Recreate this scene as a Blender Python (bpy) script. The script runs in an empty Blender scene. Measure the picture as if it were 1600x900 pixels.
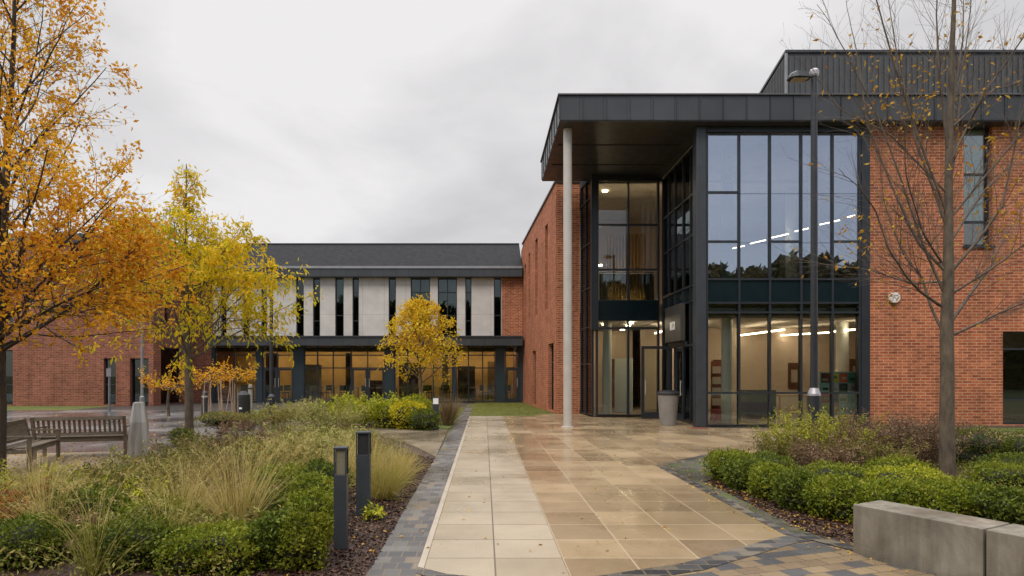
import bpy, bmesh, math, random
import numpy as np
from mathutils import Matrix, Vector
PI = math.pi
R = math.radians
sc = bpy.context.scene
# ------------------------------------------------------------------ camera, world, sun, exposure
FPX, VX, VY, EYE = 960.0, 757.0, 584.0, 1.62
cam_d = bpy.data.cameras.new("camera")
cam = bpy.data.objects.new("camera", cam_d); sc.collection.objects.link(cam)
cam.location = (0, 0, EYE); cam.rotation_euler = (R(90), 0, 0)
cam_d.sensor_width = 36; cam_d.lens = FPX / 1600 * 36
cam_d.shift_x = (800 - VX) / 1600; cam_d.shift_y = (VY - 450) / 1600
cam_d.clip_start = 0.05; cam_d.clip_end = 2000
sc.camera = cam

SUN_EL, SUN_AZ = R(50), R(210)      # soft light from behind-left of the camera
w = bpy.data.worlds.new("World"); sc.world = w; w.use_nodes = True
nt = w.node_tree; nt.nodes.clear()
def N(nt, t, **k):
    n = nt.nodes.new(t)
    for a, b in k.items():
        if a in n.inputs: n.inputs[a].default_value = b
        else: setattr(n, a, b)
    return n
sky = N(nt, 'ShaderNodeTexSky', sky_type='NISHITA', sun_disc=False, sun_elevation=SUN_EL, sun_rotation=SUN_AZ)
tc = N(nt, 'ShaderNodeTexCoord')
sx = N(nt, 'ShaderNodeSeparateXYZ'); nt.links.new(tc.outputs['Generated'], sx.inputs[0])
# flatten direction onto a cloud deck so the clouds stretch towards the horizon
az = N(nt, 'ShaderNodeMath', operation='ADD'); nt.links.new(sx.outputs['Z'], az.inputs[0]); az.inputs[1].default_value = 0.35
mx = N(nt, 'ShaderNodeMath', operation='MAXIMUM'); nt.links.new(az.outputs[0], mx.inputs[0]); mx.inputs[1].default_value = 0.2
dv = N(nt, 'ShaderNodeVectorMath', operation='DIVIDE'); nt.links.new(tc.outputs['Generated'], dv.inputs[0])
cb = N(nt, 'ShaderNodeCombineXYZ')
for i in range(3): nt.links.new(mx.outputs[0], cb.inputs[i])
nt.links.new(cb.outputs[0], dv.inputs[1])
n1 = N(nt, 'ShaderNodeTexNoise', Scale=1.7, Detail=8.0, Roughness=0.52, Distortion=0.35); nt.links.new(dv.outputs[0], n1.inputs['Vector'])
cr = N(nt, 'ShaderNodeValToRGB'); nt.links.new(n1.outputs['Fac'], cr.inputs[0])
cr.color_ramp.elements[0].position = 0.34; cr.color_ramp.elements[0].color = (0.56, 0.55, 0.558, 1)
cr.color_ramp.elements[1].position = 0.62; cr.color_ramp.elements[1].color = (0.80, 0.785, 0.79, 1)
bg1 = N(nt, 'ShaderNodeBackground', Strength=0.10); nt.links.new(sky.outputs[0], bg1.inputs[0])
# an overcast deck is brightest overhead
zb = N(nt, 'ShaderNodeMapRange'); nt.links.new(sx.outputs['Z'], zb.inputs[0])
zb.inputs[1].default_value = 0.60; zb.inputs[2].default_value = 0.85; zb.inputs[3].default_value = 1.0; zb.inputs[4].default_value = 3.6
bg2 = N(nt, 'ShaderNodeBackground'); nt.links.new(cr.outputs[0], bg2.inputs[0]); nt.links.new(zb.outputs[0], bg2.inputs['Strength'])
n2 = N(nt, 'ShaderNodeTexNoise', Scale=1.1, Detail=3.0); nt.links.new(dv.outputs[0], n2.inputs['Vector'])
# the deck is closed in front (+Y) and thinner behind (-Y), where blue shows through
gy = N(nt, 'ShaderNodeMapRange'); nt.links.new(sx.outputs['Y'], gy.inputs[0])
gy.inputs[1].default_value = -0.7; gy.inputs[2].default_value = 0.0; gy.inputs[3].default_value = 0.55; gy.inputs[4].default_value = 0.97
ms = N(nt, 'ShaderNodeMixShader'); nt.links.new(gy.outputs[0], ms.inputs[0]); nt.links.new(bg1.outputs[0], ms.inputs[1]); nt.links.new(bg2.outputs[0], ms.inputs[2])
wo = N(nt, 'ShaderNodeOutputWorld'); nt.links.new(ms.outputs[0], wo.inputs[0])

sd = bpy.data.lights.new("sun", 'SUN'); sd.energy = 1.5; sd.angle = R(25); sd.color = (1.0, 0.93, 0.83)
so = bpy.data.objects.new("sun", sd); sc.collection.objects.link(so)
# sun_rotation 0 = +Y, clockwise
sdir = Vector((math.sin(SUN_AZ) * math.cos(SUN_EL), math.cos(SUN_AZ) * math.cos(SUN_EL), math.sin(SUN_EL)))
so.rotation_euler = sdir.to_track_quat('Z', 'Y').to_euler(); so.location = (-10, -10, 20)

vs = sc.view_settings
sc.display_settings.display_device = 'sRGB'
vs.view_transform = 'Standard'; vs.look = 'None'; vs.exposure = 0.14; vs.gamma = 1.0; vs.use_curve_mapping = False
sc.render.engine = 'CYCLES'
cy = sc.cycles
cy.max_bounces = 6; cy.diffuse_bounces = 3; cy.glossy_bounces = 4; cy.transmission_bounces = 4; cy.transparent_max_bounces = 16
cy.use_denoising = True; cy.sample_clamp_indirect = 4.0
cy.caustics_reflective = False; cy.caustics_refractive = False

# ------------------------------------------------------------------ materials
def new_mat(name):
    m = bpy.data.materials.new(name); m.use_nodes = True
    m.node_tree.nodes.clear()
    return m, m.node_tree
def out(nt, sh):
    o = nt.nodes.new('ShaderNodeOutputMaterial'); nt.links.new(sh, o.inputs[0])
def mix(nt, fac, a, b, blend='MIX'):
    n = nt.nodes.new('ShaderNodeMix'); n.data_type = 'RGBA'; n.blend_type = blend
    for s, v in ((n.inputs[0], fac), (n.inputs[6], a), (n.inputs[7], b)):
        if isinstance(v, bpy.types.NodeSocket): nt.links.new(v, s)
        elif isinstance(v, (int, float)): s.default_value = v
        else: s.default_value = (*v, 1)
    return n.outputs[2]
def ramp(nt, src, stops, interp='LINEAR'):
    n = nt.nodes.new('ShaderNodeValToRGB'); nt.links.new(src, n.inputs[0]); n.color_ramp.interpolation = interp
    e = n.color_ramp.elements
    while len(e) < len(stops): e.new(0.5)
    for i, (p, c) in enumerate(stops):
        e[i].position = p; e[i].color = (*c, 1) if not isinstance(c, (int, float)) else (c, c, c, 1)
    return n.outputs[0]
def coords(nt, kind='Object', scale=(1, 1, 1), loc=(0, 0, 0), rot=(0, 0, 0)):
    t = nt.nodes.new('ShaderNodeTexCoord'); m = nt.nodes.new('ShaderNodeMapping')
    nt.links.new(t.outputs[kind], m.inputs[0]); m.inputs['Scale'].default_value = scale; m.inputs['Location'].default_value = loc
    m.inputs['Rotation'].default_value = rot
    return m.outputs[0]
def noise(nt, vec, scale, detail=4.0, rough=0.55, dist=0.0):
    n = N(nt, 'ShaderNodeTexNoise', Scale=scale, Detail=detail, Roughness=rough, Distortion=dist)
    nt.links.new(vec, n.inputs['Vector']); return n.outputs['Fac']
def principled(nt, color, rough=0.5, metal=0.0, spec=0.5, bump=None, bstr=0.3, bdist=0.01):
    p = nt.nodes.new('ShaderNodeBsdfPrincipled')
    for k, v in (('Base Color', color), ('Roughness', rough), ('Metallic', metal), ('Specular IOR Level', spec)):
        s = p.inputs[k]
        if isinstance(v, bpy.types.NodeSocket): nt.links.new(v, s)
        elif isinstance(v, (int, float)): s.default_value = v
        else: s.default_value = (*v, 1)
    if bump is not None:
        b = nt.nodes.new('ShaderNodeBump'); b.inputs['Strength'].default_value = bstr; b.inputs['Distance'].default_value = bdist
        nt.links.new(bump, b.inputs['Height']); nt.links.new(b.outputs[0], p.inputs['Normal'])
    return p.outputs[0]
MC = {}
def simple(name, c, rough=0.5, metal=0.0, var=0.12, scale=3.0, spec=0.5, bstr=0.0):
    """painted / cast surface with soft uneven tone"""
    if name in MC: return MC[name]
    m, nt = new_mat(name)
    v = coords(nt)
    f = noise(nt, v, scale, 5)
    col = ramp(nt, f, [(0.3, tuple(x * (1 - var) for x in c)), (0.7, tuple(min(1, x * (1 + var)) for x in c))])
    f2 = noise(nt, v, scale * 7, 4)
    r = ramp(nt, f2, [(0.3, max(0.02, rough - 0.08)), (0.7, min(1, rough + 0.1))])
    out(nt, principled(nt, col, r, metal, spec, f2 if bstr else None, bstr))
    MC[name] = m; return m
def emis(name, c, s):
    if name in MC: return MC[name]
    m, nt = new_mat(name); e = N(nt, 'ShaderNodeEmission', Strength=s); e.inputs[0].default_value = (*c, 1); out(nt, e.outputs[0])
    MC[name] = m; return m
def brickmat(name, c1, c2, mortar, bw=0.28, bh=0.0885, ms=0.009, rough=0.85, stain=0.3):
    m, nt = new_mat(name)
    v = coords(nt, 'UV')
    b = nt.nodes.new('ShaderNodeTexBrick'); nt.links.new(v, b.inputs['Vector'])
    b.inputs['Scale'].default_value = 1; b.inputs['Brick Width'].default_value = bw; b.inputs['Row Height'].default_value = bh
    b.inputs['Mortar Size'].default_value = ms; b.inputs['Mortar Smooth'].default_value = 0.15; b.inputs['Bias'].default_value = -0.1
    b.inputs['Color1'].default_value = (*c1, 1); b.inputs['Color2'].default_value = (*c2, 1); b.inputs['Mortar'].default_value = (*mortar, 1)
    f = noise(nt, v, 0.7, 6, 0.6)
    dark = ramp(nt, f, [(0.3, 1 - stain), (0.65, 1.05)])
    f2 = noise(nt, v, 45, 3)
    col = mix(nt, 1.0, b.outputs['Color'], dark, 'MULTIPLY')
    st_ = noise(nt, coords(nt, 'UV', scale=(3.2, .22, 1)), 1.0, 6, .65)
    col = mix(nt, .7, col, ramp(nt, st_, [(.34, .72), (.52, 1.05)]), 'MULTIPLY')
    sp_ = N(nt, 'ShaderNodeTexWhiteNoise'); sn_ = nt.nodes.new('ShaderNodeVectorMath'); sn_.operation = 'SNAP'; nt.links.new(v, sn_.inputs[0]); sn_.inputs[1].default_value = (bw / 2, bh, 1); nt.links.new(sn_.outputs[0], sp_.inputs['Vector'])
    col = mix(nt, .55, col, ramp(nt, sp_.outputs['Value'], [(0, .55), (.2, .9), (.8, 1.08), (1, 1.3)]), 'MULTIPLY')
    col = mix(nt, 0.35, col, ramp(nt, f2, [(0.3, 0.6), (0.7, 1.25)]), 'MULTIPLY')
    inv = nt.nodes.new('ShaderNodeMath'); inv.operation = 'SUBTRACT'; inv.inputs[0].default_value = 1; nt.links.new(b.outputs['Fac'], inv.inputs[1])
    out(nt, principled(nt, col, rough, 0, 0.3, inv.outputs[0], 0.5, 0.008))
    return m
def panelmat(name, c, seam, bw, bh, ms=0.012, rough=0.4, metal=0.0, off=0.0, var=0.1, spec=0.5, shift=(0, 0, 0)):
    m, nt = new_mat(name)
    v = coords(nt, 'UV', loc=shift)
    b = nt.nodes.new('ShaderNodeTexBrick'); nt.links.new(v, b.inputs['Vector']); b.offset = off
    b.inputs['Scale'].default_value = 1; b.inputs['Brick Width'].default_value = bw; b.inputs['Row Height'].default_value = bh
    b.inputs['Mortar Size'].default_value = ms; b.inputs['Mortar Smooth'].default_value = 0.3
    b.inputs['Color1'].default_value = (*[x * (1 - var) for x in c], 1); b.inputs['Color2'].default_value = (*[x * (1 + var) for x in c], 1)
    b.inputs['Mortar'].default_value = (*seam, 1)
    f = noise(nt, v, 1.5, 6)
    col = mix(nt, 1.0, b.outputs['Color'], ramp(nt, f, [(0.3, 0.88), (0.7, 1.08)]), 'MULTIPLY')
    out(nt, principled(nt, col, ramp(nt, noise(nt, v, 4, 4), [(0.3, rough - 0.06), (0.7, rough + 0.1)]), metal, spec, f, 0.05))
    return m
def glassmat(name, refl, tint, rtint, rough=0.0):
    """coated architectural glass: constant coating reflection + fresnel, tinted see-through"""
    m, nt = new_mat(name)
    t = nt.nodes.new('ShaderNodeBsdfTransparent'); t.inputs[0].default_value = (*tint, 1)
    g = nt.nodes.new('ShaderNodeBsdfGlossy'); g.inputs[0].default_value = (*rtint, 1); g.inputs['Roughness'].default_value = rough
    fr = N(nt, 'ShaderNodeFresnel', IOR=1.45)
    a = N(nt, 'ShaderNodeMath', operation='ADD'); nt.links.new(fr.outputs[0], a.inputs[0]); a.inputs[1].default_value = refl; a.use_clamp = True
    v = coords(nt); b = N(nt, 'ShaderNodeBump', Strength=0.03, Distance=0.02); nt.links.new(noise(nt, v, 0.9, 2), b.inputs['Height'])
    nt.links.new(b.outputs[0], g.inputs['Normal'])
    s = nt.nodes.new('ShaderNodeMixShader'); nt.links.new(a.outputs[0], s.inputs[0]); nt.links.new(t.outputs[0], s.inputs[1]); nt.links.new(g.outputs[0], s.inputs[2])
    out(nt, s.outputs[0]); return m
def leafmat(name, stops, transl=0.3, rough=0.5, pscale=1.2, spec=0.25):
    rough = max(rough, .48); spec = min(spec, .25)
    """per-leaf random hue, drifting over the plant"""
    m, nt = new_mat(name)
    g = nt.nodes.new('ShaderNodeNewGeometry')
    f = noise(nt, coords(nt), pscale, 3)
    a = N(nt, 'ShaderNodeMath', operation='MULTIPLY_ADD'); nt.links.new(g.outputs['Random Per Island'], a.inputs[0]); a.inputs[1].default_value = 0.62
    s = N(nt, 'ShaderNodeMath', operation='MULTIPLY_ADD'); nt.links.new(f, s.inputs[0]); s.inputs[1].default_value = 1.3; s.inputs[2].default_value = -0.46
    nt.links.new(s.outputs[0], a.inputs[2])
    c = ramp(nt, a.outputs[0], stops)
    p = principled(nt, c, rough, 0, spec)
    t = nt.nodes.new('ShaderNodeBsdfTranslucent'); nt.links.new(c, t.inputs[0])
    x = nt.nodes.new('ShaderNodeMixShader'); x.inputs[0].default_value = transl; nt.links.new(p, x.inputs[1]); nt.links.new(t.outputs[0], x.inputs[2])
    out(nt, x.outputs[0]); return m
def paving(name, c1, c2, joint, bw, bh, ms, off, loc, rot=0, rlo=0.12, rhi=0.5, thresh=None, moss=None, wet=0.35, bstr=0.35, wscale=0.55):
    """stone units in metres, random tone per unit, wet sheen in patches"""
    m, nt = new_mat(name)
    v = coords(nt, 'Object', loc=loc, rot=(0, 0, rot))
    b = nt.nodes.new('ShaderNodeTexBrick'); nt.links.new(v, b.inputs['Vector']); b.offset = off
    b.inputs['Scale'].default_value = 1; b.inputs['Brick Width'].default_value = bw; b.inputs['Row Height'].default_value = bh
    b.inputs['Mortar Size'].default_value = ms; b.inputs['Mortar Smooth'].default_value = 0.2; b.inputs['Bias'].default_value = 0
    b.inputs['Color1'].default_value = (0, 0, 0, 1); b.inputs['Color2'].default_value = (1, 1, 1, 1); b.inputs['Mortar'].default_value = (0.5, 0.5, 0.5, 1)
    stops = thresh or [(0.0, c1), (1.0, c2)]
    unit = ramp(nt, b.outputs['Color'], stops, 'CONSTANT' if thresh else 'LINEAR')
    f = noise(nt, v, 1.6, 8, 0.62)
    unit = mix(nt, 1.0, unit, ramp(nt, f, [(0.3, 0.87), (0.7, 1.09)]), 'MULTIPLY')
    fine = noise(nt, v, 70, 3)
    unit = mix(nt, 0.5, unit, ramp(nt, fine, [(0.3, 0.78), (0.7, 1.2)]), 'MULTIPLY')
    wf = noise(nt, v, wscale, 5, 0.6)
    unit = mix(nt, 1.0, unit, ramp(nt, wf, [(0.38, 1 - wet), (0.58, 1.0)]), 'MULTIPLY')      # damp stone is darker
    col = mix(nt, b.outputs['Fac'], unit, joint)
    if moss:
        col = mix(nt, ramp(nt, noise(nt, v, 2.3, 6, 0.7), [(0.5, 0.0), (0.62, 1.0)]), col, moss)
    r = ramp(nt, wf, [(0.38, rlo), (0.62, rhi)])
    inv = nt.nodes.new('ShaderNodeMath'); inv.operation = 'SUBTRACT'; inv.inputs[0].default_value = 1; nt.links.new(b.outputs['Fac'], inv.inputs[1])
    h = nt.nodes.new('ShaderNodeMath'); h.operation = 'MULTIPLY_ADD'; nt.links.new(fine, h.inputs[0]); h.inputs[1].default_value = 0.15; nt.links.new(inv.outputs[0], h.inputs[2])
    out(nt, principled(nt, col, r, 0, 0.5, h.outputs[0], bstr, 0.004))
    return m

M_brick = brickmat('red_brick', (0.46, 0.145, 0.062), (0.27, 0.070, 0.035), (0.54, 0.31, 0.19), ms=0.012, stain=0.22)
M_brick_s = brickmat('orange_brick', (0.47, 0.150, 0.070), (0.33, 0.092, 0.046), (0.50, 0.285, 0.18), stain=0.2)
M_brick_l = brickmat('brown_brick', (0.31, 0.105, 0.062), (0.20, 0.064, 0.040), (0.36, 0.21, 0.14), stain=.22)
M_frame = simple('graphite_frame', (0.028, 0.033, 0.040), 0.35, 0.2)
M_post = simple('graphite_cladding', (0.054, 0.060, 0.069), 0.42, 0.3)
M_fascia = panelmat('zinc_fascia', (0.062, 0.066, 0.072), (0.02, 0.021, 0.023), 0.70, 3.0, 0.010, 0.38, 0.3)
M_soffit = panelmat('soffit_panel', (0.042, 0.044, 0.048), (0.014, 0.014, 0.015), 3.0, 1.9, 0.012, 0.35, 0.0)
M_roofm = panelmat('standing_seam_roof', (0.021, 0.022, 0.025), (0.016, 0.017, 0.019), 0.5, 8.0, 0.010, 0.7, 0.0, spec=0.15, var=.03)
M_clad = simple('corrugated_cladding', (0.085, 0.088, 0.092), 0.5, 0.3)
M_panel = panelmat('cement_panel', (0.58, 0.55, 0.515), (0.36, 0.34, 0.32), 1.2, 1.65, 0.010, 0.6, 0.0, var=0.03)
M_pane = glassmat('clear_glass', 0.02, (0.88, 0.90, 0.87), (0.85, 0.93, 1.0))
M_panel_l = glassmat('lower_glass', 0.05, (0.90, 0.91, 0.87), (0.85, 0.93, 1.0))
M_paneu = glassmat('coated_glass', 0.40, (0.80, 0.84, 0.85), (0.72, 0.77, 0.88))
M_panew = glassmat('window_glass', 0.03, (0.50, 0.56, 0.55), (0.8, 0.86, 0.88))
M_spand = simple('teal_spandrel', (0.010, 0.020, 0.024), 0.08, 0.0)
M_steelcol = simple('painted_column', (0.50, 0.47, 0.43), 0.4, 0.1, 0.08)
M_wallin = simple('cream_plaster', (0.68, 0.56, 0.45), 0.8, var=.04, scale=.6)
M_ochre = simple('ochre_plaster', (0.62, 0.42, 0.19), 0.8, var=.25, scale=.8)
M_white = simple('white_paint', (0.86, 0.90, 0.84), 0.5, var=.04)
M_ceil = simple('ceiling_paint', (0.52, 0.48, 0.42), 0.9)
M_floor_in = simple('interior_carpet', (0.26, 0.21, 0.16), 0.6)
M_dark = simple('black_plastic', (0.018, 0.018, 0.02), 0.5)
M_wood_i = simple('oak_slat', (0.42, 0.24, 0.10), 0.5)
M_strip = emis('warm_strip_light', (1.0, 0.80, 0.56), 13.0)
M_conc = None
# ------------------------------------------------------------------ object helpers
W = {}
COL = sc.collection
def tag(o, label=None, cat=None, group=None, kind=None):
    if label: o['label'] = label
    if cat: o['category'] = cat
    if group: o['group'] = group
    if kind: o['kind'] = kind
    return o
def thing(name, loc=(0, 0, 0), rz=0.0, label=None, cat=None, group=None, scale=1.0):
    o = bpy.data.objects.new(name, None); COL.objects.link(o); o.empty_display_size = 0.2
    o.location = loc; o.rotation_euler = (0, 0, rz); o.scale = (scale,) * 3
    W[o] = Matrix.Translation(loc) @ Matrix.Rotation(rz, 4, 'Z') @ Matrix.Scale(scale, 4)
    return tag(o, label, cat, group)
def top(o):
    while o.parent: o = o.parent
    return o
def link(o, parent=None, Mx=None):
    COL.objects.link(o)
    if Mx is None: Mx = W[top(parent)] if parent else Matrix.Identity(4)
    W[o] = Mx.copy()
    if parent:
        o.parent = parent; o.matrix_basis = W[parent].inverted() @ Mx
    else: o.matrix_basis = Mx
    return o
def dup(root, loc, rz=0.0, label=None, scale=None):
    def cp(o, par):
        c = o.copy(); COL.objects.link(c)
        if par: c.parent = par
        for ch in list(o.children): cp(ch, c)
        return c
    c = cp(root, None); c.location = loc; c.rotation_euler = (0, 0, rz)
    if scale: c.scale = (scale,) * 3
    if label: c['label'] = label
    return c
I4 = Matrix.Identity(4)
def frame(x, y, z=0.0, rz=0.0): return Matrix.Translation((x, y, z)) @ Matrix.Rotation(rz, 4, 'Z')
class MB:
    def __init__(s): s.v = []; s.f = []
    def add(s, vs, fs):
        k = len(s.v); s.v.extend(vs); s.f.extend([tuple(i + k for i in f) for f in fs]); return s
    def box(s, x0, x1, y0, y1, z0, z1):
        return s.add([(x0, y0, z0), (x1, y0, z0), (x1, y1, z0), (x0, y1, z0), (x0, y0, z1), (x1, y0, z1), (x1, y1, z1), (x0, y1, z1)],
                     [(3, 2, 1, 0), (4, 5, 6, 7), (0, 1, 5, 4), (1, 2, 6, 5), (2, 3, 7, 6), (3, 0, 4, 7)])
    def cbox(s, cx, cy, cz, sx, sy, sz): return s.box(cx - sx / 2, cx + sx / 2, cy - sy / 2, cy + sy / 2, cz - sz / 2, cz + sz / 2)
    def obox(s, p, q, wd, th, up=(0, 0, 1)):
        """bar from p to q, width wd sideways, th along up"""
        p = Vector(p); q = Vector(q); d = (q - p).normalized(); u = Vector(up)
        a = d.cross(u)
        if a.length < 1e-4: a = d.cross(Vector((1, 0, 0)))
        a.normalize(); b = a.cross(d).normalized(); a *= wd / 2; b *= th / 2
        vs = [tuple(e + x + y) for e in (p, q) for x, y in ((-a, -b), (a, -b), (a, b), (-a, b))]
        return s.add(vs, [(3, 2, 1, 0), (4, 5, 6, 7), (0, 1, 5, 4), (1, 2, 6, 5), (2, 3, 7, 6), (3, 0, 4, 7)])
    def prism(s, pts, z0, z1):
        n = len(pts); vs = [(x, y, z0) for x, y in pts] + [(x, y, z1) for x, y in pts]
        return s.add(vs, [tuple(range(n))[::-1], tuple(range(n, 2 * n))] + [(i, (i + 1) % n, n + (i + 1) % n, n + i) for i in range(n)])
    def lathe(s, prof, n=20, c=(0, 0), cap=True):
        vs = []; fs = []; m = len(prof)
        for r, z in prof:
            for k in range(n): vs.append((c[0] + r * math.cos(2 * PI * k / n), c[1] + r * math.sin(2 * PI * k / n), z))
        for i in range(m - 1):
            for k in range(n): fs.append((i * n + k, i * n + (k + 1) % n, (i + 1) * n + (k + 1) % n, (i + 1) * n + k))
        if cap: fs.append(tuple(range(n))[::-1]); fs.append(tuple(range((m - 1) * n, m * n)))
        return s.add(vs, fs)
    def tube(s, pts, rad, n=6):
        pts = [Vector(p) for p in pts]; m = len(pts); vs = []; fs = []
        ref = Vector((0.31, 0.17, 0.93)) if abs((pts[-1] - pts[0]).normalized().z) < 0.8 else Vector((0.9, 0.3, 0.1))
        for i, p in enumerate(pts):
            t = (pts[min(i + 1, m - 1)] - pts[max(i - 1, 0)])
            if t.length < 1e-9: t = Vector((0, 0, 1))
            t.normalize(); a = t.cross(ref).normalized(); b = t.cross(a)
            r = rad[i] if hasattr(rad, '__len__') else rad
            for k in range(n):
                q = p + a * (r * math.cos(2 * PI * k / n)) + b * (r * math.sin(2 * PI * k / n)); vs.append(tuple(q))
        for i in range(m - 1):
            for k in range(n): fs.append((i * n + k, i * n + (k + 1) % n, (i + 1) * n + (k + 1) % n, (i + 1) * n + k))
        fs.append(tuple(range(n))); fs.append(tuple(range((m - 1) * n, m * n))[::-1])
        return s.add(vs, fs)
    def build(s, name, mat, parent=None, Mx=None, label=None, cat=None, group=None, kind=None, smooth=False, bevel=0.0, fixn=False):
        me = bpy.data.meshes.new(name); me.from_pydata(s.v, [], s.f); me.update()
        if bevel or fixn:
            bm = bmesh.new(); bm.from_mesh(me)
            bmesh.ops.recalc_face_normals(bm, faces=bm.faces)
            if bevel:
                es = [e for e in bm.edges if len(e.link_faces) == 2 and e.calc_face_angle(0) > 0.6]
                bmesh.ops.bevel(bm, geom=es, offset=bevel, segments=2, affect='EDGES', profile=0.6, clamp_overlap=True)
            bm.to_mesh(me); bm.free()
        uv = me.uv_layers.new(name='UVMap')
        nl = len(me.loops); co = np.empty(len(me.vertices) * 3); me.vertices.foreach_get('co', co); co = co.reshape(-1, 3)
        vi = np.empty(nl, dtype=np.int64); me.loops.foreach_get('vertex_index', vi)
        nr = np.empty(len(me.polygons) * 3); me.polygons.foreach_get('normal', nr); nr = np.abs(nr.reshape(-1, 3))
        ls = np.empty(len(me.polygons), dtype=np.int64); me.polygons.foreach_get('loop_total', ls)
        ax = np.repeat(np.argmax(nr, axis=1), ls); P = co[vi]
        U = np.where(ax == 0, P[:, 1], P[:, 0]); V = np.where(ax == 2, P[:, 1], P[:, 2])
        uv.data.foreach_set('uv', np.stack([U, V], 1).ravel())
        if smooth: me.polygons.foreach_set('use_smooth', [True] * len(me.polygons))
        me.materials.append(mat)
        o = bpy.data.objects.new(name, me); link(o, parent, Mx)
        return tag(o, label, cat, group, kind)
def npmesh(name, V, F, mat, parent=None, Mx=None, smooth=False, **kw):
    """V (n,3), F (m,k) all faces with k corners"""
    me = bpy.data.meshes.new(name); V = np.asarray(V, dtype=np.float32); F = np.asarray(F, dtype=np.int32)
    k = F.shape[1]; me.vertices.add(len(V)); me.vertices.foreach_set('co', V.ravel())
    me.loops.add(F.size); me.loops.foreach_set('vertex_index', F.ravel())
    me.polygons.add(len(F)); me.polygons.foreach_set('loop_start', np.arange(0, F.size, k, dtype=np.int32))
    me.update(calc_edges=True)
    if smooth: me.polygons.foreach_set('use_smooth', [True] * len(F))
    me.materials.append(mat)
    o = bpy.data.objects.new(name, me); link(o, parent, Mx)
    return tag(o, **kw)
def sheet(name, pts, z, mat, kind='structure', label=None, cat=None):
    me = bpy.data.meshes.new(name); me.from_pydata([(x, y, z) for x, y in pts], [], [tuple(range(len(pts)))]); me.update()
    if me.polygons[0].normal.z < 0: me.flip_normals()
    me.materials.append(mat); o = bpy.data.objects.new(name, me); link(o); return tag(o, label, cat, None, kind)
def gx(px, Y): return (px - VX) * Y / FPX
def gz(py, Y): return EYE + (VY - py) * Y / FPX
def gY(py): return EYE * FPX / (py - VY)

def wall_mesh(L, z0, z1, th, holes):
    """wall along local +x from 0..L, front face at y=0, thickness towards +y, rectangular holes (u0,u1,z0,z1)"""
    us = sorted({0, L, *[h[0] for h in holes], *[h[1] for h in holes]}); zs = sorted({z0, z1, *[h[2] for h in holes], *[h[3] for h in holes]})
    us = [u for u in us if 0 <= u <= L]; zs = [z for z in zs if z0 <= z <= z1]
    def solid(i, j):
        if i < 0 or j < 0 or i >= len(us) - 1 or j >= len(zs) - 1: return False
        u = (us[i] + us[i + 1]) / 2; z = (zs[j] + zs[j + 1]) / 2
        return not any(a < u < b and c < z < d for a, b, c, d in holes)
    m = MB()
    for i in range(len(us) - 1):
        for j in range(len(zs) - 1):
            if not solid(i, j): continue
            a, b, c, d = us[i], us[i + 1], zs[j], zs[j + 1]
            m.add([(a, 0, c), (b, 0, c), (b, 0, d), (a, 0, d)], [(0, 1, 2, 3)])
            m.add([(a, th, c), (b, th, c), (b, th, d), (a, th, d)], [(3, 2, 1, 0)])
            if not solid(i - 1, j): m.add([(a, 0, c), (a, 0, d), (a, th, d), (a, th, c)], [(0, 1, 2, 3)])
            if not solid(i + 1, j): m.add([(b, 0, c), (b, 0, d), (b, th, d), (b, th, c)], [(3, 2, 1, 0)])
            if not solid(i, j - 1): m.add([(a, 0, c), (b, 0, c), (b, th, c), (a, th, c)], [(3, 2, 1, 0)])
            if not solid(i, j + 1): m.add([(a, 0, d), (b, 0, d), (b, th, d), (a, th, d)], [(0, 1, 2, 3)])
    return m
def window(parent, Mx, u0, u1, z0, z1, mull=(), trans=(), dep=0.12, fw=0.055, glass=None, name='window', sill=False, blind=None):
    """a framed window set in a hole: frame mesh is the part, panes are its sub-parts. Local frame like wall_mesh."""
    m = MB(); e = 0.002
    xs = [u0 + e, *mull, u1 - e]; y0, y1 = dep, dep + 0.07
    m.box(u0 + e, u0 + fw, y0, y1, z0 + e, z1 - e); m.box(u1 - fw, u1 - e, y0, y1, z0 + e, z1 - e)
    m.box(u0 + fw, u1 - fw, y0, y1, z0 + e, z0 + fw); m.box(u0 + fw, u1 - fw, y0, y1, z1 - fw, z1 - e)
    for x in mull: m.box(x - fw / 2, x + fw / 2, y0 + .002, y1 - .002, z0 + fw, z1 - fw)
    for z in trans:
        for a, b in zip(xs[:-1], xs[1:]): m.box(a + fw / 2, b - fw / 2, y0 + .004, y1 - .004, z - fw / 2, z + fw / 2)
    fr = m.build(name, M_frame, parent, Mx)
    zz = [z0, *trans, z1]
    for a, b in zip(xs[:-1], xs[1:]):
        for c, d in zip(zz[:-1], zz[1:]):
            MB().box(a + .02, b - .02, dep + 0.03, dep + 0.042, c + .02, d - .02).build('pane', glass or M_panew, fr, Mx)
    if sill: MB().box(u0 - .04, u1 + .04, -0.06, dep, z0 - 0.07, z0 - 0.002).build('sill', M_frame, fr, Mx)
    if blind: MB().box(u0 + .06, u1 - .06, dep + 0.12, dep + 0.13, z1 - blind, z1 - 0.06).build('blind', M_white, fr, Mx)
    return fr
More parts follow.
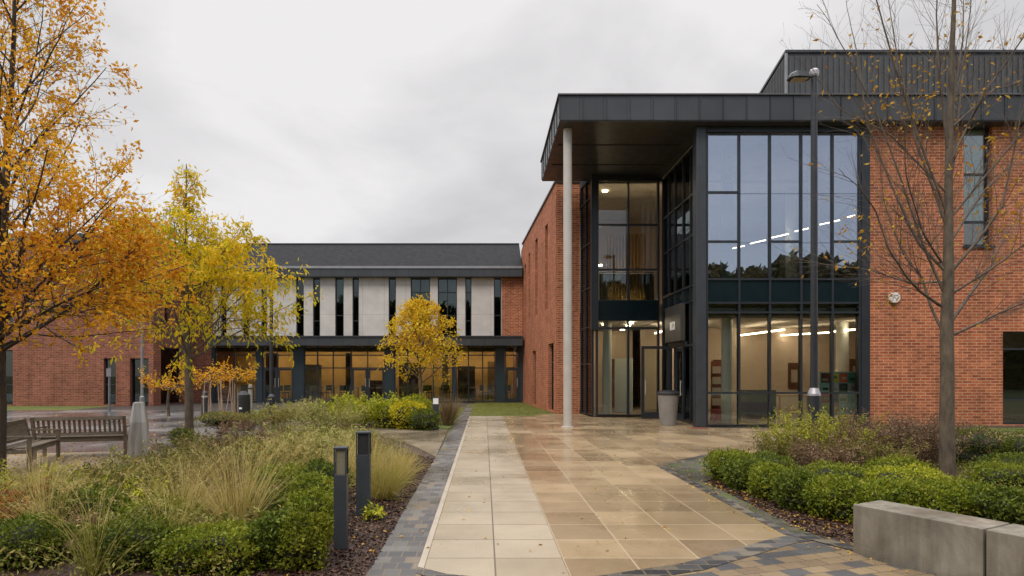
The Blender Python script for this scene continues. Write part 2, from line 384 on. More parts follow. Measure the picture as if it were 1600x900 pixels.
def door(parent, Mx, u0, u1, z0, z1, dep=0.0, glass=None, hx=None, fw=0.1):
    m = MB(); m.box(u0, u0 + fw, dep, dep + .06, z0, z1); m.box(u1 - fw, u1, dep, dep + .06, z0, z1)
    m.box(u0 + fw, u1 - fw, dep, dep + .06, z0, z0 + .22); m.box(u0 + fw, u1 - fw, dep, dep + .06, z1 - fw, z1)
    d = m.build('door', M_frame, parent, Mx)
    MB().box(u0 + fw - .01, u1 - fw + .01, dep + .025, dep + .035, z0 + .21, z1 - fw + .01).build('pane', glass or M_pane, d, Mx)
    hx = u1 - 0.06 if hx is None else hx
    h = MB(); h.tube([(hx, dep - .06, z0 + .85), (hx, dep - .06, z0 + 1.35)], .014, 8); h.tube([(hx, dep, z0 + .9), (hx, dep - .06, z0 + .9)], .01, 6); h.tube([(hx, dep, z0 + 1.3), (hx, dep - .06, z0 + 1.3)], .01, 6)
    h.build('handle', M_steelcol, d, Mx)
    return d
# ------------------------------------------------------------------ ground, paths
m, nt_ = new_mat('rough_ground'); v_ = coords(nt_)
out(nt_, principled(nt_, ramp(nt_, noise(nt_, v_, 0.8, 8, .7), [(0.35, (0.075, 0.085, 0.025)), (0.65, (0.13, 0.115, 0.06))]), 0.9)); M_ground = m
m, nt_ = new_mat('lawn_grass'); v_ = coords(nt_)
c_ = ramp(nt_, noise(nt_, v_, 1.3, 8, .7), [(0.3, (0.085, 0.11, 0.02)), (0.6, (0.15, 0.17, 0.035)), (0.75, (0.22, 0.17, 0.06))])
out(nt_, principled(nt_, mix(nt_, 0.6, c_, ramp(nt_, noise(nt_, v_, 60, 3), [(0.3, 0.5), (0.7, 1.3)]), 'MULTIPLY'), 0.8, bump=noise(nt_, v_, 40, 4), bstr=0.8, bdist=.03)); M_lawn = m
m, nt_ = new_mat('bark_mulch'); v_ = coords(nt_)
vo = N(nt_, 'ShaderNodeTexVoronoi', Scale=38.0); nt_.links.new(v_, vo.inputs['Vector'])
c_ = ramp(nt_, vo.outputs['Color'], [(0.1, (0.018, 0.010, 0.008)), (0.55, (0.055, 0.028, 0.019)), (0.95, (0.12, 0.06, 0.035))])
out(nt_, principled(nt_, c_, 0.55, bump=vo.outputs['Distance'], bstr=0.9, bdist=.02)); M_mulch = m
m, nt_ = new_mat('beige_gravel'); v_ = coords(nt_)
c_ = ramp(nt_, noise(nt_, v_, 1.2, 8, .75), [(0.3, (0.20, 0.15, 0.10)), (0.7, (0.36, 0.28, 0.19))])
out(nt_, principled(nt_, mix(nt_, .6, c_, ramp(nt_, noise(nt_, v_, 90, 2), [(.3, .5), (.7, 1.3)]), 'MULTIPLY'), 0.75, bump=noise(nt_, v_, 90, 2), bstr=.5)); M_gravel = m

M_pale = paving('pale_slabs', (0.335, 0.27, 0.185), (0.41, 0.34, 0.245), (0.14, 0.108, 0.075), 0.597, 0.6, 0.008, 0.0, (-0.09 + 0.597 * 4, 0, 0), rlo=0.20, rhi=0.50, wet=0.08, wscale=.5)
M_tan = paving('tan_slabs', (0.235, 0.165, 0.095), (0.41, 0.30, 0.175), (0.43, 0.34, 0.22), 0.597, 0.6, 0.009, 0.0, (-0.09 + 0.597 * 4, 0, 0), rlo=0.13, rhi=0.40, wet=0.15, wscale=.5)
M_setts = paving('blue_grey_setts', None, None, (0.17, 0.14, 0.10), 0.13, 0.17, 0.007, 0.37, (0.95, 0, 0), rlo=0.25, rhi=0.6, wet=0.25, bstr=.9, thresh=[(0.0, (.085, .084, .088)), (.3, (.13, .125, .12)), (.55, (.10, .095, .095)), (.75, (.165, .155, .145)), (.90, (.20, .16, .12))])
M_setts_e = paving('dark_edge_setts', None, None, (0.15, 0.12, 0.08), 0.2, 0.13, 0.009, 0.5, (0, 0, 0), rlo=0.2, rhi=0.5, wet=0.2, bstr=.8, thresh=[(0.0, (.045, .045, .048)), (.35, (.09, .088, .09)), (.6, (.055, .053, .055)), (.78, (.17, .145, .11))])
M_setts_m = paving('mixed_setts', None, None, (0.10, 0.082, 0.06), 0.22, 0.145, 0.005, 0.5, (0.1, 0, 0), rot=R(-18), rlo=0.16, rhi=0.45, wet=0.2,
                   thresh=[(0.0, (0.28, 0.20, 0.115)), (0.38, (0.125, 0.12, 0.118)), (0.52, (0.24, 0.17, 0.10)), (0.66, (0.31, 0.225, 0.13)), (0.82, (0.10, 0.095, 0.095))])
M_moss = paving('mossy_setts', (0.10, 0.095, 0.085), (0.17, 0.15, 0.12), (0.09, 0.085, 0.055), 0.15, 0.15, 0.012, 0.5, (0, 0, 0), rot=R(20), wet=.3, moss=(0.10, 0.14, 0.03))
M_plaza = paving('wet_grey_slabs', (0.15, 0.152, 0.16), (0.25, 0.245, 0.24), (0.15, 0.12, 0.09), 0.9, 0.6, 0.012, 0.5, (0, 0, 0), rlo=0.06, rhi=0.35, wet=0.45, wscale=.35)
M_cross = paving('buff_path_slabs', (0.20, 0.16, 0.11), (0.31, 0.25, 0.175), (0.14, 0.11, 0.08), 0.45, 0.6, 0.008, 0.5, (0, 0, 0), rot=R(-25), rlo=0.10, rhi=0.4, wet=.35)

sheet('ground', [(-400, -300), (400, -300), (400, 600), (-400, 600)], -0.03, M_ground)
sheet('planting_bed', [(-9, 1.5), (-0.95, 1.5), (-0.95, 13.0), (-1.6, 13.85), (-2.8, 16.2), (-5.0, 16.5), (-9.5, 13.0), (-12, 10.5), (-12, 1.5)], -0.012, M_mulch)
sheet('planting_bed_right', [(3.25, 6.3), (3.62, 5.0), (5.0, 2.0), (16, 2.0), (16, 12.2), (5.2, 12.2), (3.25, 9.3)], -0.012, M_mulch)
sheet('path', [(-0.507, 4.9), (0.3, 4.68), (0.685, 4.76), (0.685, 23.5), (-0.507, 23.5)], 0.0, M_pale)
sheet('forecourt', [(0.685, 4.76), (0.9, 4.80), (1.75, 5.15), (2.9, 5.95), (3.08, 6.1), (3.08, 10.95), (4.7, 12.6), (26, 12.6), (26, 18.48), (6.7, 18.48), (6.7, 23.0), (4.0, 23.0), (4.0, 24.7), (2.0, 24.7), (2.0, 23.5), (0.685, 23.5)], 0.0, M_tan)
sheet('path_border', [(-0.56, 5.0), (-0.507, 4.98), (-0.507, 23.5), (-0.575, 23.5)], 0.0, simple('buff_border', (0.42, 0.36, 0.28), 0.4))
sheet('kerb_setts', [(-0.95, 1.5), (-0.56, 1.5), (-0.56, 5.15), (-0.575, 23.5), (-0.575, 30), (-0.95, 30)], -0.001, M_setts)
# front apron of mixed setts bounded by a dark band
arc = [(-0.56, 5.15), (-0.31, 4.97), (0.3, 4.78), (0.87, 4.90), (1.7, 5.25), (2.85, 6.05), (3.3, 6.28)]
arc_in = [(-0.56, 4.98), (-0.28, 4.78), (0.3, 4.58), (0.93, 4.70), (1.8, 5.06), (2.95, 5.86), (3.36, 6.02)]
sheet('dark_sett_band', arc + arc_in[::-1], 0.004, M_setts_e)
sheet('apron', [(-0.56, 1.5), *arc_in, (3.36, 5.4), (4.2, 3.9), (6.5, 1.5)], 0.0, M_setts_m)
sheet('sett_edging', [(3.02, 6.2), (3.14, 6.2), (3.14, 10.8), (4.82, 12.48), (4.7, 12.6), (3.02, 10.9)], 0.004, M_setts_e)
sheet('sett_border', [(3.141, 6.2), (3.3, 6.2), (3.3, 9.2), (3.8, 9.9), (5.2, 12.3), (4.95, 12.6), (4.82, 12.48), (3.141, 10.8)], 0.001, M_moss)
sheet('sett_edging_front', [(3.02, 6.2), (3.18, 5.95), (4.0, 4.4), (5.2, 2.0), (5.6, 2.0), (3.85, 5.0), (3.40, 5.9), (3.3, 6.2)], 0.008, M_setts_e)
sheet('mossy_paving', [(3.30, 9.2), (3.4, 9.35), (4.2, 10.2), (16, 11.2), (16, 12.6), (4.96, 12.6), (4.95, 12.3)], -0.002, M_moss)
sheet('crossing_path', [(-0.95, 12.0), (-1.05, 17.8), (-3.7, 19.8), (-8.5, 22.5), (-9.5, 21.5), (-5.0, 17.4), (-2.8, 16.2), (-1.6, 13.85)], -0.003, M_cross)
sheet('gravel_strip', [(-13, 9.6), (-6.6, 9.6), (-5.2, 13.6), (-13, 13.2)], -0.006, M_gravel)
sheet('plaza', [(-40, 12.6), (-9.0, 12.6), (-6.0, 13.2), (-5.0, 17.4), (-6.5, 19.0), (-9, 22), (-10.5, 27.6), (-40, 27.6)], -0.005, M_plaza)
sheet('tarmac_strip', [(-18.6, 27.6), (-0.95, 27.6), (-0.95, 34.5), (-16.7, 34.5), (-16.7, 31), (-18.6, 31)], -0.008, simple('damp_asphalt', (0.07, 0.062, 0.058), 0.4))
sheet('lawn_left', [(-40, 27.4), (-18.6, 27.4), (-18.6, 31), (-40, 31)], -0.004, M_lawn)
sheet('lawn', [(-0.57, 23.5), (2.0, 23.5), (2.0, 24.7), (2.9, 24.7), (2.2, 34.5), (-0.57, 34.5)], -0.004, M_lawn)
sheet('lawn_verge', [(-0.95, 19.0), (-0.95, 29.5), (-8, 27.6), (-10.4, 27.6), (-9, 22.4), (-3.7, 19.85), (-1.1, 17.9)], -0.004, M_lawn)
sheet('verge_right', [(11.6, 17.2), (26, 16.6), (26, 18.49), (11.6, 18.49)], 0.004, M_lawn)

# ------------------------------------------------------------------ main building (right)
GRS = simple('render_plaster_grey', (0.2, 0.2, 0.2), 0.8)
mb = thing('main_building', (14, 26, 0), 0, 'red brick and glass entrance building with flat overhanging dark canopy roof, right', 'building')
F0 = I4
RT = 9.1
# right front brick wall, windows at px 1507-1550 upstairs and 1567+ downstairs
Fw = frame(11.60, 18.5)
h_up = (gx(1506, 18.5) - 11.60, gx(1551, 18.5) - 11.60, gz(384, 18.5), RT - 0.002)
h_lo = (gx(1567, 18.5) - 11.60, gx(1567, 18.5) - 11.60 + 2.2, 0.08, gz(518, 18.5))
h_up2 = (8.2, 9.1, h_up[2], RT - 0.002)
wall_mesh(14.4, -0.02, RT, 0.32, [h_up, h_lo, h_up2]).build('wall', M_brick, mb, Fw)
window(mb, Fw, *h_up, trans=(gz(270, 18.5), gz(345, 18.5)), dep=.14, fw=.07, sill=True, blind=2.9, glass=M_panel_l)  # white blind added behind the pane, standing in for its pale reflection
window(mb, Fw, *h_up2, trans=(gz(270, 18.5), gz(345, 18.5)), dep=.14, fw=.07, sill=True, blind=2.0)
window(mb, Fw, *h_lo, mull=(h_lo[0] + 1.1,), trans=(gz(545, 18.5), gz(625, 18.5)), dep=.16, fw=.06)
MB().box(11.6, 26, 18.44, 18.5, -0.02, 0.05).build('plinth', simple('dark_plinth', (0.12, 0.09, 0.07), .8), mb, F0)
# side (receding) brick wall: local +x runs from far end to near corner, front face to the west
A = Vector((2.88, 24.70)); B = Vector((2.15, 34.62)); dv2 = A - B; LW = dv2.length; aw = math.atan2(dv2.y, dv2.x)
Fs = frame(B.x, B.y, 0, aw)
def su(Y): return LW - (Y - 24.7) / 9.92 * LW
hs = [(su(27.35), su(26.6), 4.45, 8.15), (su(30.15), su(29.35), 4.45, 8.15), (su(32.3), su(31.7), 4.45, 7.9), (su(34.0), su(33.3), 4.45, 7.6),
      (su(26.5), su(25.25), 0.06, 2.9), (su(31.0), su(29.9), 0.06, 2.75)]
wm = wall_mesh(LW, -0.02, 9.31, 0.30, hs)
wm.v = [(x, y, z if z < 9.3 else 9.33 - (LW - x) / LW * 0.43) for x, y, z in wm.v]
wm.build('wall', M_brick_s, mb, Fs)
for h in hs[:4]: window(mb, Fs, *h, trans=(5.6,), dep=.13)
for h in hs[4:]: window(mb, Fs, *h, trans=(2.1,), dep=.15)
MB().obox((0, .12, 9.33 - .43 + .03), (LW, .12, 9.33 + .03), .36, .06).build('coping', M_fascia, mb, Fs)
g = MB(); zf = lambda x: 9.36 - (LW - x) / LW * .43
for k in range(9):
    x = k * LW / 8; g.tube([(x, .25, zf(x)), (x, .25, zf(x) + .62)], .022, 6)
for q in (.6, .3): g.tube([(0, .25, zf(0) + q), (LW, .25, zf(LW) + q)], .02, 6)
g.build('guard_rail', simple('galvanised_rail', (0.5, 0.5, 0.5), .4, .5), mb, Fs)
MB().box(2.92, 3.83, 24.702, 25.0, -0.02, 9.3).build('pier', M_brick, mb, F0)
MB().box(2.86, 3.85, 24.65, 25.05, 9.302, 9.36).build('coping', M_fascia, mb, F0)
# back and east walls, inner shell, roof
w2 = MB(); w2.box(25.7, 26, 18.83, 36, -0.02, RT); w2.box(2.45, 25.7, 35.7, 36, -0.02, RT); w2.box(2.15, 2.45, 34.7, 36, -.02, 8.8); w2.build('wall', M_brick, mb, F0)
r = MB(); r.box(2.22, 26.4, 18.1, 23.8, RT, 9.82)
for k in range(36): x = 2.22 + k * .69; r.box(x - .008, x + .008, 18.075, 18.1001, RT + .01, 9.81)
for k in range(9): y = 18.1 + k * .7; r.box(2.195, 2.2201, y - .008, y + .008, RT + .01, 9.81)
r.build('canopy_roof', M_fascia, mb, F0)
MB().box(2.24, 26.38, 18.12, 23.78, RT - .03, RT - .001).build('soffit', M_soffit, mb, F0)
MB().box(2.16, 26.46, 18.04, 23.86, 9.822, 9.86).build('roof_trim', simple('roof_edge_trim', (0.13, 0.13, 0.14), .35, .4), mb, F0)
MB().box(3.95, 26.2, 23.87, 36.2, RT, 9.70).build('roof', M_roofm, mb, F0)
# soffit beams seen as thin ridges
s_ = MB()
for y in (20.0, 21.9): s_.box(2.4, 6.4, y - .03, y + .03, RT - .06, RT - .031)
s_.build('soffit_rib', M_soffit, mb, F0)
# rooftop plant enclosure with ribbed cladding
zt = 13.1; P0 = (10.80, 22.0); P1 = (11.45, 25.8)
pl = MB(); pl.prism([P0, (28, 22.0), (28, 25.8), P1], 9.87, zt)
dxy = Vector((P1[0] - P0[0], P1[1] - P0[1])); n_ = 20
for k in range(86):
    x = 10.9 + k * 0.2; pl.box(x, x + .07, 21.965, 22.0 - .001, 9.88, zt - .14)
for k in range(n_):
    t0 = (k + .1) / n_; t1 = (k + .45) / n_; a = Vector(P0) + dxy * t0; b = Vector(P0) + dxy * t1; nn = Vector((-dxy.y, dxy.x)).normalized() * .035
    pl.prism([tuple(a), tuple(b), tuple(b + nn), tuple(a + nn)][::-1], 9.88, zt - .14)
pe = pl.build('plant_enclosure', M_clad, mb, F0)
MB().prism([(10.74, 21.93), (28.05, 21.93), (28.05, 25.85), (11.4, 25.85)], zt, zt + .09).build('trim', M_fascia, pe, F0)
MB().prism([(10.755, 21.95), (10.83, 21.95), (10.83, 22.02), (10.755, 22.02)], 9.88, zt - .01).build('corner_trim', simple('pale_trim', (.28, .28, .29), .4, .3), pe, F0)
# canopy column
MB().lathe([(.20, 0), (.20, .02), (.135, .03), (.13, RT - .04)], 32, (gx(887, 18.7), 18.7)).build('column', M_steelcol, mb, F0, smooth=False, label='tall pale round steel column under the canopy corner')

# glazing -----------------------------------------------------------
def curtain(Mx, xs, zs, panes, fw=.06, dep=.0, deep=.14, name='curtain_wall', label=None, skip=()):
    """mullion grid as the part; panes dict (i,j)->material; None = open. transoms skipped where both cells say 'M' (merged)"""
    m = MB(); y0, y1 = dep, dep + deep
    for x in xs: m.box(x - fw / 2, x + fw / 2, y0, y1, zs[0], zs[-1])
    for i, (a, b) in enumerate(zip(xs[:-1], xs[1:])):
        for j, z in enumerate(zs):
            if (i, j) in skip: continue
            m.box(a + fw / 2, b - fw / 2, y0 + .004, y1 - .004, max(z - fw / 2, zs[0]), min(z + fw / 2, zs[-1]))
    fr = m.build(name, M_frame, mb, Mx, label=label)
    for i, (a, b) in enumerate(zip(xs[:-1], xs[1:])):
        for j, (c, d) in enumerate(zip(zs[:-1], zs[1:])):
            mt = panes(i, j)
            if mt is None: continue
            MB().box(a + fw / 2 - .01, b - fw / 2 + .01, dep + .05, dep + .062, c + fw / 2 - .01 if (i, j) not in skip else c - .05, d - fw / 2 + .01).build(
                'spandrel_panel' if mt is M_spand else 'pane', mt, fr, Mx)
    return fr
Yf = 18.5
zc = lambda y: gz(y, Yf)
xs = [gx(p, Yf) for p in (1105, 1155.5, 1203.5, 1252.5, 1301.5, 1344)]
zs = [0.06, zc(614), zc(488), zc(473), zc(436), zc(377), zc(300), 8.86]
def pf(i, j): return M_spand if j == 3 else (M_panel_l if j < 3 else M_paneu)
curtain(F0 @ Matrix.Translation((0, Yf, 0)), xs, zs, pf, label='full height front curtain wall of the projecting glass corner',
        skip={(1, 6), (2, 6), (3, 6), (4, 6), (1, 5), (3, 5)})
fp = MB(); fp.box(6.36, 6.66, Yf - .06, Yf + .30, 0, RT - .03); fp.build('corner_post', M_post, mb, F0, bevel=.03)
MB().box(gx(1344, Yf) + .035, 11.598, Yf - .02, Yf + .3, 0, RT - .03).build('corner_post', M_frame, mb, F0)
MB().box(6.67, 11.3, Yf - .03, Yf + .2, 8.895, RT - .031).build('head_beam', M_frame, mb, F0)
MB().box(6.67, 11.3, Yf - .03, Yf + .2, 0.0, 0.028).build('base_rail', M_frame, mb, F0)
# west facing glass wall of the projecting corner (X = 6.69), local x runs from Y=23 towards the viewer
Fe = frame(6.62, 23.0, 0, R(-90))
xe = [0.1, 0.85, 1.55, 2.45, 3.2, 3.85, 4.14]
ze = [0.06, 2.55, 3.95, 4.45, 6.05, 7.35, 8.86]
def pe_(i, j):
    if j == 2: return M_spand
    if j == 0 and i in (1, 2): return None
    return M_panew if j > 2 else M_pane
curtain(Fe, xe, ze, pe_, skip={(1, 0), (2, 0)}, label='dark framed glass wall beside the entrance doors')
door(mb, Fe, 1.62, 2.40, 0.04, 2.50, dep=.03)
# open door leaf standing square to the wall
dl = door(mb, frame(5.56, 21.75), 0, 1.0, 0.04, 2.6, hx=.12); dl['label'] = 'glazed entrance door standing open beside the litter bin'
sg = MB(); sg.box(1.0, 2.75, -.16, -.005, 2.72, 3.95); sgo = sg.build('sign_box', simple('bronze_panel', (0.075, 0.068, 0.062), .45, .2), mb, Fe, bevel=.01, label='grey panel above the entrance with a small white emblem')
e = MB(); e.box(1.62, 1.80, -.172, -.161, 3.12, 3.40); e.box(1.84, 2.16, -.172, -.161, 3.12, 3.40)
e.build('emblem', simple('emblem_white', (.8, .8, .8), .4), sgo, Fe, bevel=.004)
e = MB(); e.box(1.93, 1.965, -.176, -.1725, 3.18, 3.34); e.box(2.04, 2.07, -.176, -.1725, 3.22, 3.34); e.build('emblem_mark', M_dark, sgo, Fe)
MB().box(1.0, 2.75, .0, .14, 2.58, 2.70).build('door_head', M_frame, mb, Fe)
# recessed lobby glass (Y = 23)
Fl = frame(0, 23.0)
xl = [gx(p, 23) for p in (928, 982, 1027)] ; xl.append(6.60)
zl = [0.06, gz(513, 23), gz(497, 23), gz(470, 23), gz(421, 23), gz(351, 23), gz(281, 23)]
def pl_(i, j):
    return M_spand if j == 2 else (M_pane)
curtain(Fl, [xl[0] + .12, xl[1], 6.52], zl, pl_, fw=.07, label='dark framed lobby glazing set back under the canopy')
lp = MB(); lp.box(4.00, 4.26, 22.93, 23.2, gz(513, 23) - .05, RT - .03); lp.build('corner_post', M_frame, mb, F0)
MB().box(4.26, 6.5, 22.96, 23.15, zl[-1] + .036, RT - .031).build('head_beam', M_frame, mb, F0)
MB().box(4.26, 6.5, 22.97, 23.01, zl[2] - .1, zl[3] + .0).build('spandrel_panel', M_spand, mb, F0)
MB().box(4.26, 6.5, 22.90, 22.96, zl[1] - .04, zl[1] + .04).build('spandrel_rail', M_frame, mb, F0)
# brick-reflecting return pane between pier and lobby
Fr = frame(3.85, 24.69, 0, math.atan2(23.05 - 24.69, 4.03 - 3.85))
curtain(Fr, [0.03, 0.75, 1.6], [0.06, 2.0, 3.4, 4.9, 6.6, 8.3, 9.05], lambda i, j: M_panew, fw=.045, deep=.08, label='narrow side glazing next to the brick pier')

# interiors ------------------------------------------------------------
rm = MB(); rm.box(11.25, 11.45, 18.9, 27, 0, 3.7)
ins = MB(); ins.box(6.9, 17.0, 27.0, 27.2, 0.0, 3.62); ins.box(4.2, 6.9, 28.6, 28.8, 0, 3.62); ins.box(16.8, 17.0, 18.9, 27.0, 0, 3.62); ins.build('interior_wall', M_wallin, mb, F0)
sl = MB(); sl.box(6.75, 25.6, 18.85, 35.6, 3.64, 4.30); sl.box(4.28, 6.6, 23.25, 35.6, 3.64, 4.30); sl.build('floor_slab', M_ceil, mb, F0)
MB().box(8.0, 11.3, 19.75, 20.05, 3.60, 3.635).build('strip_light', M_strip, mb, F0)  # added lamp hidden behind the bulkhead, brightens columns and display board
MB().box(6.75, 11.5, 18.68, 19.6, 3.40, 3.62).build('bulkhead', simple('grey_bulkhead', (.22, .25, .24), .7), mb, F0)
fl = MB(); fl.box(6.70, 25.6, 18.7, 35.6, 0.0, 0.05); fl.box(4.1, 6.68, 23.16, 35.6, 0.0, 0.05); fl.build('interior_floor', M_floor_in, mb, F0)
up = MB(); up.box(4.3, 17, 29, 29.2, 4.31, 9.05); up.box(16.8, 17, 18.9, 29, 4.31, 9.05); up.build('interior_wall', M_wallin, mb, F0)
uc = MB(); uc.box(4.28, 25.6, 23.3, 29, 8.84, 8.92); uc.box(6.75, 25.6, 18.8, 23.3, 8.94, 9.05); uc.build('ceiling', M_ceil, mb, F0)
for (x, y, z0, z1, rr) in ((gx(1136, 19.7), 19.7, 0.05, 3.63, .17), (gx(1316, 24), 24, 0.05, 3.63, .22), (gx(1136, 19.7), 19.7, 4.31, 8.93, .17), (gx(1236, 24), 24, 4.31, 8.93, .2), (gx(949, 24.2), 24.2, .05, 3.63, .17), (gx(1272, 20.5), 20.5, 4.31, 8.93, .16)):
    MB().lathe([(rr, z0), (rr, z1)], 24, (x, y)).build('interior_column', M_white, mb, F0, smooth=False)
for (xa, ya, xb, yb, z) in ((11.2, 26.8, 11.4, 23.4, 3.3), (13.0, 26.9, 14.0, 25.0, 3.3), (13.9, 24.4, 14.1, 22.8, 3.3), (8.5, 26.6, 8.3, 23.4, 3.3)):
    MB().obox((xa, ya, z), (xb, yb, z), .09, .05).build('strip_light', M_strip, mb, F0)
for (xa, ya, xb, yb, z) in ((7.0, 24.0, 7.1, 25.5, 3.30),):
    MB().obox((xa, ya, z), (xb, yb, z), .09, .04).build('strip_light', M_strip, mb, F0)
for k in range(6):
    xa, ya, xb, yb, z = 10.4 + k * .46, 26 - k * .9, 10.4 + (k + .72) * .46, 26 - (k + .72) * .9, 6.9 + .04 * k
    MB().obox((xa, ya, z), (xb, yb, z), .045, .035).build('strip_light', M_strip, mb, F0)
MB().box(4.5, 6.4, 23.3, 23.4, 4.302, 4.33).box(4.9, 6.5, 24.55, 24.65, 4.302, 4.33).build('added_light', emis('warm_added_light', (1, .74, .45), 60), mb, F0)  # added glowing strips, out of sight, to brighten the timber and ceiling
for (x, y, z) in ((4.75, 24.2, 8.80), (4.9, 26, 6.2), (4.8, 24.6, 3.58), (5.9, 25.2, 3.58), (5.2, 27, 3.58), (6.2, 27.6, 3.58), (5.7, 23.9, 3.58)):
    MB().lathe([(.09, z), (.09, z + .03)], 16, (x, y)).build('downlight', emis('downlight_glow', (1, .78, .5), 60), mb, F0)
# timber slats + balustrade in the upper lobby, doors in the lower lobby
ts = MB()
for k in range(12): ts.box(5.0 + k * .13, 5.0 + k * .13 + .07, 24.9, 25.0, 4.32, 7.3)
ts.box(4.98, 6.55, 25.001, 25.03, 4.32, 7.3); ts.build('timber_screen', M_wood_i, mb, F0)
bl = MB(); bl.box(4.4, 6.5, 23.55, 23.57, 4.42, 5.45); blo = bl.build('balustrade', glassmat('grey_balustrade', .05, (.32, .36, .34), (.6, .6, .6)), mb, F0)
br = MB(); br.tube([(4.4, 23.56, 5.50), (6.5, 23.56, 5.50)], .03, 8)
for k in range(16): br.box(4.45 + k * .13, 4.465 + k * .13, 23.58, 23.60, 4.32, 5.45)
br.build('rail', M_frame, blo, F0)
idr = MB(); idr.box(5.55, 6.35, 28.5, 28.58, .05, 2.3); idr.build('interior_door', simple('brown_door', (.16, .07, .03), .5), mb, F0)
idr = MB(); idr.obox((5.35, 25.2, 1.15), (5.95, 24.7, 1.15), .05, 2.2); idr.build('interior_door', M_white, mb, F0)
for (x0, x1, z0, z1) in ((gx(1231, 27), gx(1249, 27), gz(608, 27), gz(567, 27)), (gx(1327, 27), gx(1343, 27), gz(600, 27), gz(561, 27)), (gx(1114, 27), gx(1127, 27), gz(612, 27), gz(562, 27))):
    q = MB(); q.box(x0, x1, 26.94, 26.99, z0, z1); q.build('notice_board', simple('notice_board_brown', (.14, .06, .03), .6), mb, F0)
    q = MB(); q.box(x0 + .12, x1 - .12, 26.93, 26.938, z0 + .3, z1 - .3); q.build('notice', simple('notice_paper', (.5, .42, .34), .7), mb, F0)
# upstairs furniture: orange timber posts near the glass
for p in (1211, 1256, 1314):
    MB().box(gx(p, 19.3) - .09, gx(p, 19.3) + .09, 19.25, 19.4, 4.31, 5.6).build('timber_post', M_wood_i, mb, F0)

M_strip2 = emis('amber_strip_light', (1.0, .72, .38), 14)
# ------------------------------------------------------------------ far wing
wg = thing('far_wing', (-7, 38, 0), 0, 'long two storey wing with pale panels, slit windows and lit glazed ground floor', 'building')
Yw = 34.5
wz = lambda y: gz(y, Yw); wx = lambda p: gx(p, Yw)
Fg = frame(0, Yw)
zt_, zb_ = wz(434), wz(526)
# upper wall of cement panels, holes for slit windows
x_l = -16.6
wins = [(345, 354), (380, 390), (408, 417), (462.7, 474.7), (489, 500), (523.7, 537), (550.7, 560.7), (607.3, 618.7), (641.7, 672), (684, 714), (727, 736.7), (771.7, 783.3)]
x_b0 = wx(333)
Fu = frame(x_b0, Yw)
holes = [(wx(a) - x_b0, wx(b) - x_b0, zb_ + .002, zt_ - .002) for a, b in wins]
wall_mesh(wx(784) - x_b0, zb_, zt_, .25, holes).build('wall', M_panel, wg, Fu)
for k, h in enumerate(holes):
    wide = h[1] - h[0] > .9
    window(wg, Fu, *h, mull=((h[0] + h[1]) / 2,) if wide else (), trans=((4.9, 6.2) if wide else ((4.9,) if k % 2 else (4.6, 6.2))), dep=.10, fw=.05, blind=(1.4 if k in (5, 8, 9) else None))
MB().box(wx(784) + .002, 2.14, Yw, Yw + .25, zb_, zt_).build('brick_end', M_brick, wg, F0)
MB().box(x_l - .0, x_b0 - .002, Yw - .01, Yw + .25, 0, zt_).build('brick_end', M_brick_l, wg, F0)
# fascia, sloping metal roof, gutter line
MB().box(x_l, 2.1, Yw - .45, Yw + .25, zt_ + .002, wz(420)).build('fascia', M_fascia, wg, F0)
MB().box(x_l, 2.1, Yw - .50, Yw - .452, wz(421) - .02, wz(418)).build('gutter', simple('pale_gutter', (.30, .30, .31), .35, .3), wg, F0)
rf = MB(); z0 = wz(420) + .002
rf.add([(x_l, Yw - .45, z0), (2.1, Yw - .45, z0), (2.1, 37.2, 9.45), (x_l, 37.2, 9.45), (x_l, 44, 9.45), (2.1, 44, 9.45), (x_l, 44, z0), (2.1, 44, z0)],
       [(0, 1, 2, 3), (3, 2, 5, 4), (0, 3, 4, 6), (1, 7, 5, 2), (4, 5, 7, 6), (0, 6, 7, 1)])
rf.build('roof', M_roofm, wg, F0, fixn=True)
MB().box(x_l, 2.1, 37.15, 37.25, 9.452, 9.52).build('ridge_trim', M_fascia, wg, F0)
# canopy band over the ground floor
MB().box(wx(333), 2.1, Yw - .9, Yw + .25, wz(541) , zb_ - .002).build('canopy', M_fascia, wg, F0, bevel=.01)
MB().box(wx(333), 2.1, Yw - .95, Yw - .902, zb_ - .10, zb_ - .01).build('canopy_trim', simple('canopy_trim', (.05, .05, .055), .3, .3), wg, F0)
# ground-floor glazing
zg = [0.05, wz(575), wz(555), wz(541) - .002]
def bay(pxs, doors=(), label=None):
    xs = [wx(p) for p in pxs]; m = MB(); fw = .06
    for x in xs: m.box(x - fw / 2, x + fw / 2, Yw, Yw + .1, 0.0, zg[-1])
    for i, (a, b) in enumerate(zip(xs[:-1], xs[1:])):
        for j, z in enumerate(zg):
            if j == 0 and i in doors: continue
            m.box(a + fw / 2, b - fw / 2, Yw + .004, Yw + .096, max(z - fw / 2, .0), min(z + fw / 2, zg[-1]))
    fr = m.build('window_bay', M_frame, wg, F0, label=label)
    for i, (a, b) in enumerate(zip(xs[:-1], xs[1:])):
        for j, (c, d) in enumerate(zip(zg[:-1], zg[1:])):
            if j == 0 and i in doors: continue
            MB().box(a + .02, b - .02, Yw + .04, Yw + .052, c + .02, d - .02).build('pane', M_pane, fr, F0)
    for n, i in enumerate(doors): door(wg, F0 @ Matrix.Translation((0, Yw + .01, 0)), xs[i] + .035, xs[i + 1] - .035, .02, zg[1] - .035, glass=M_pane, hx=(xs[i + 1] - .1 if n % 2 == 0 else xs[i] + .1))
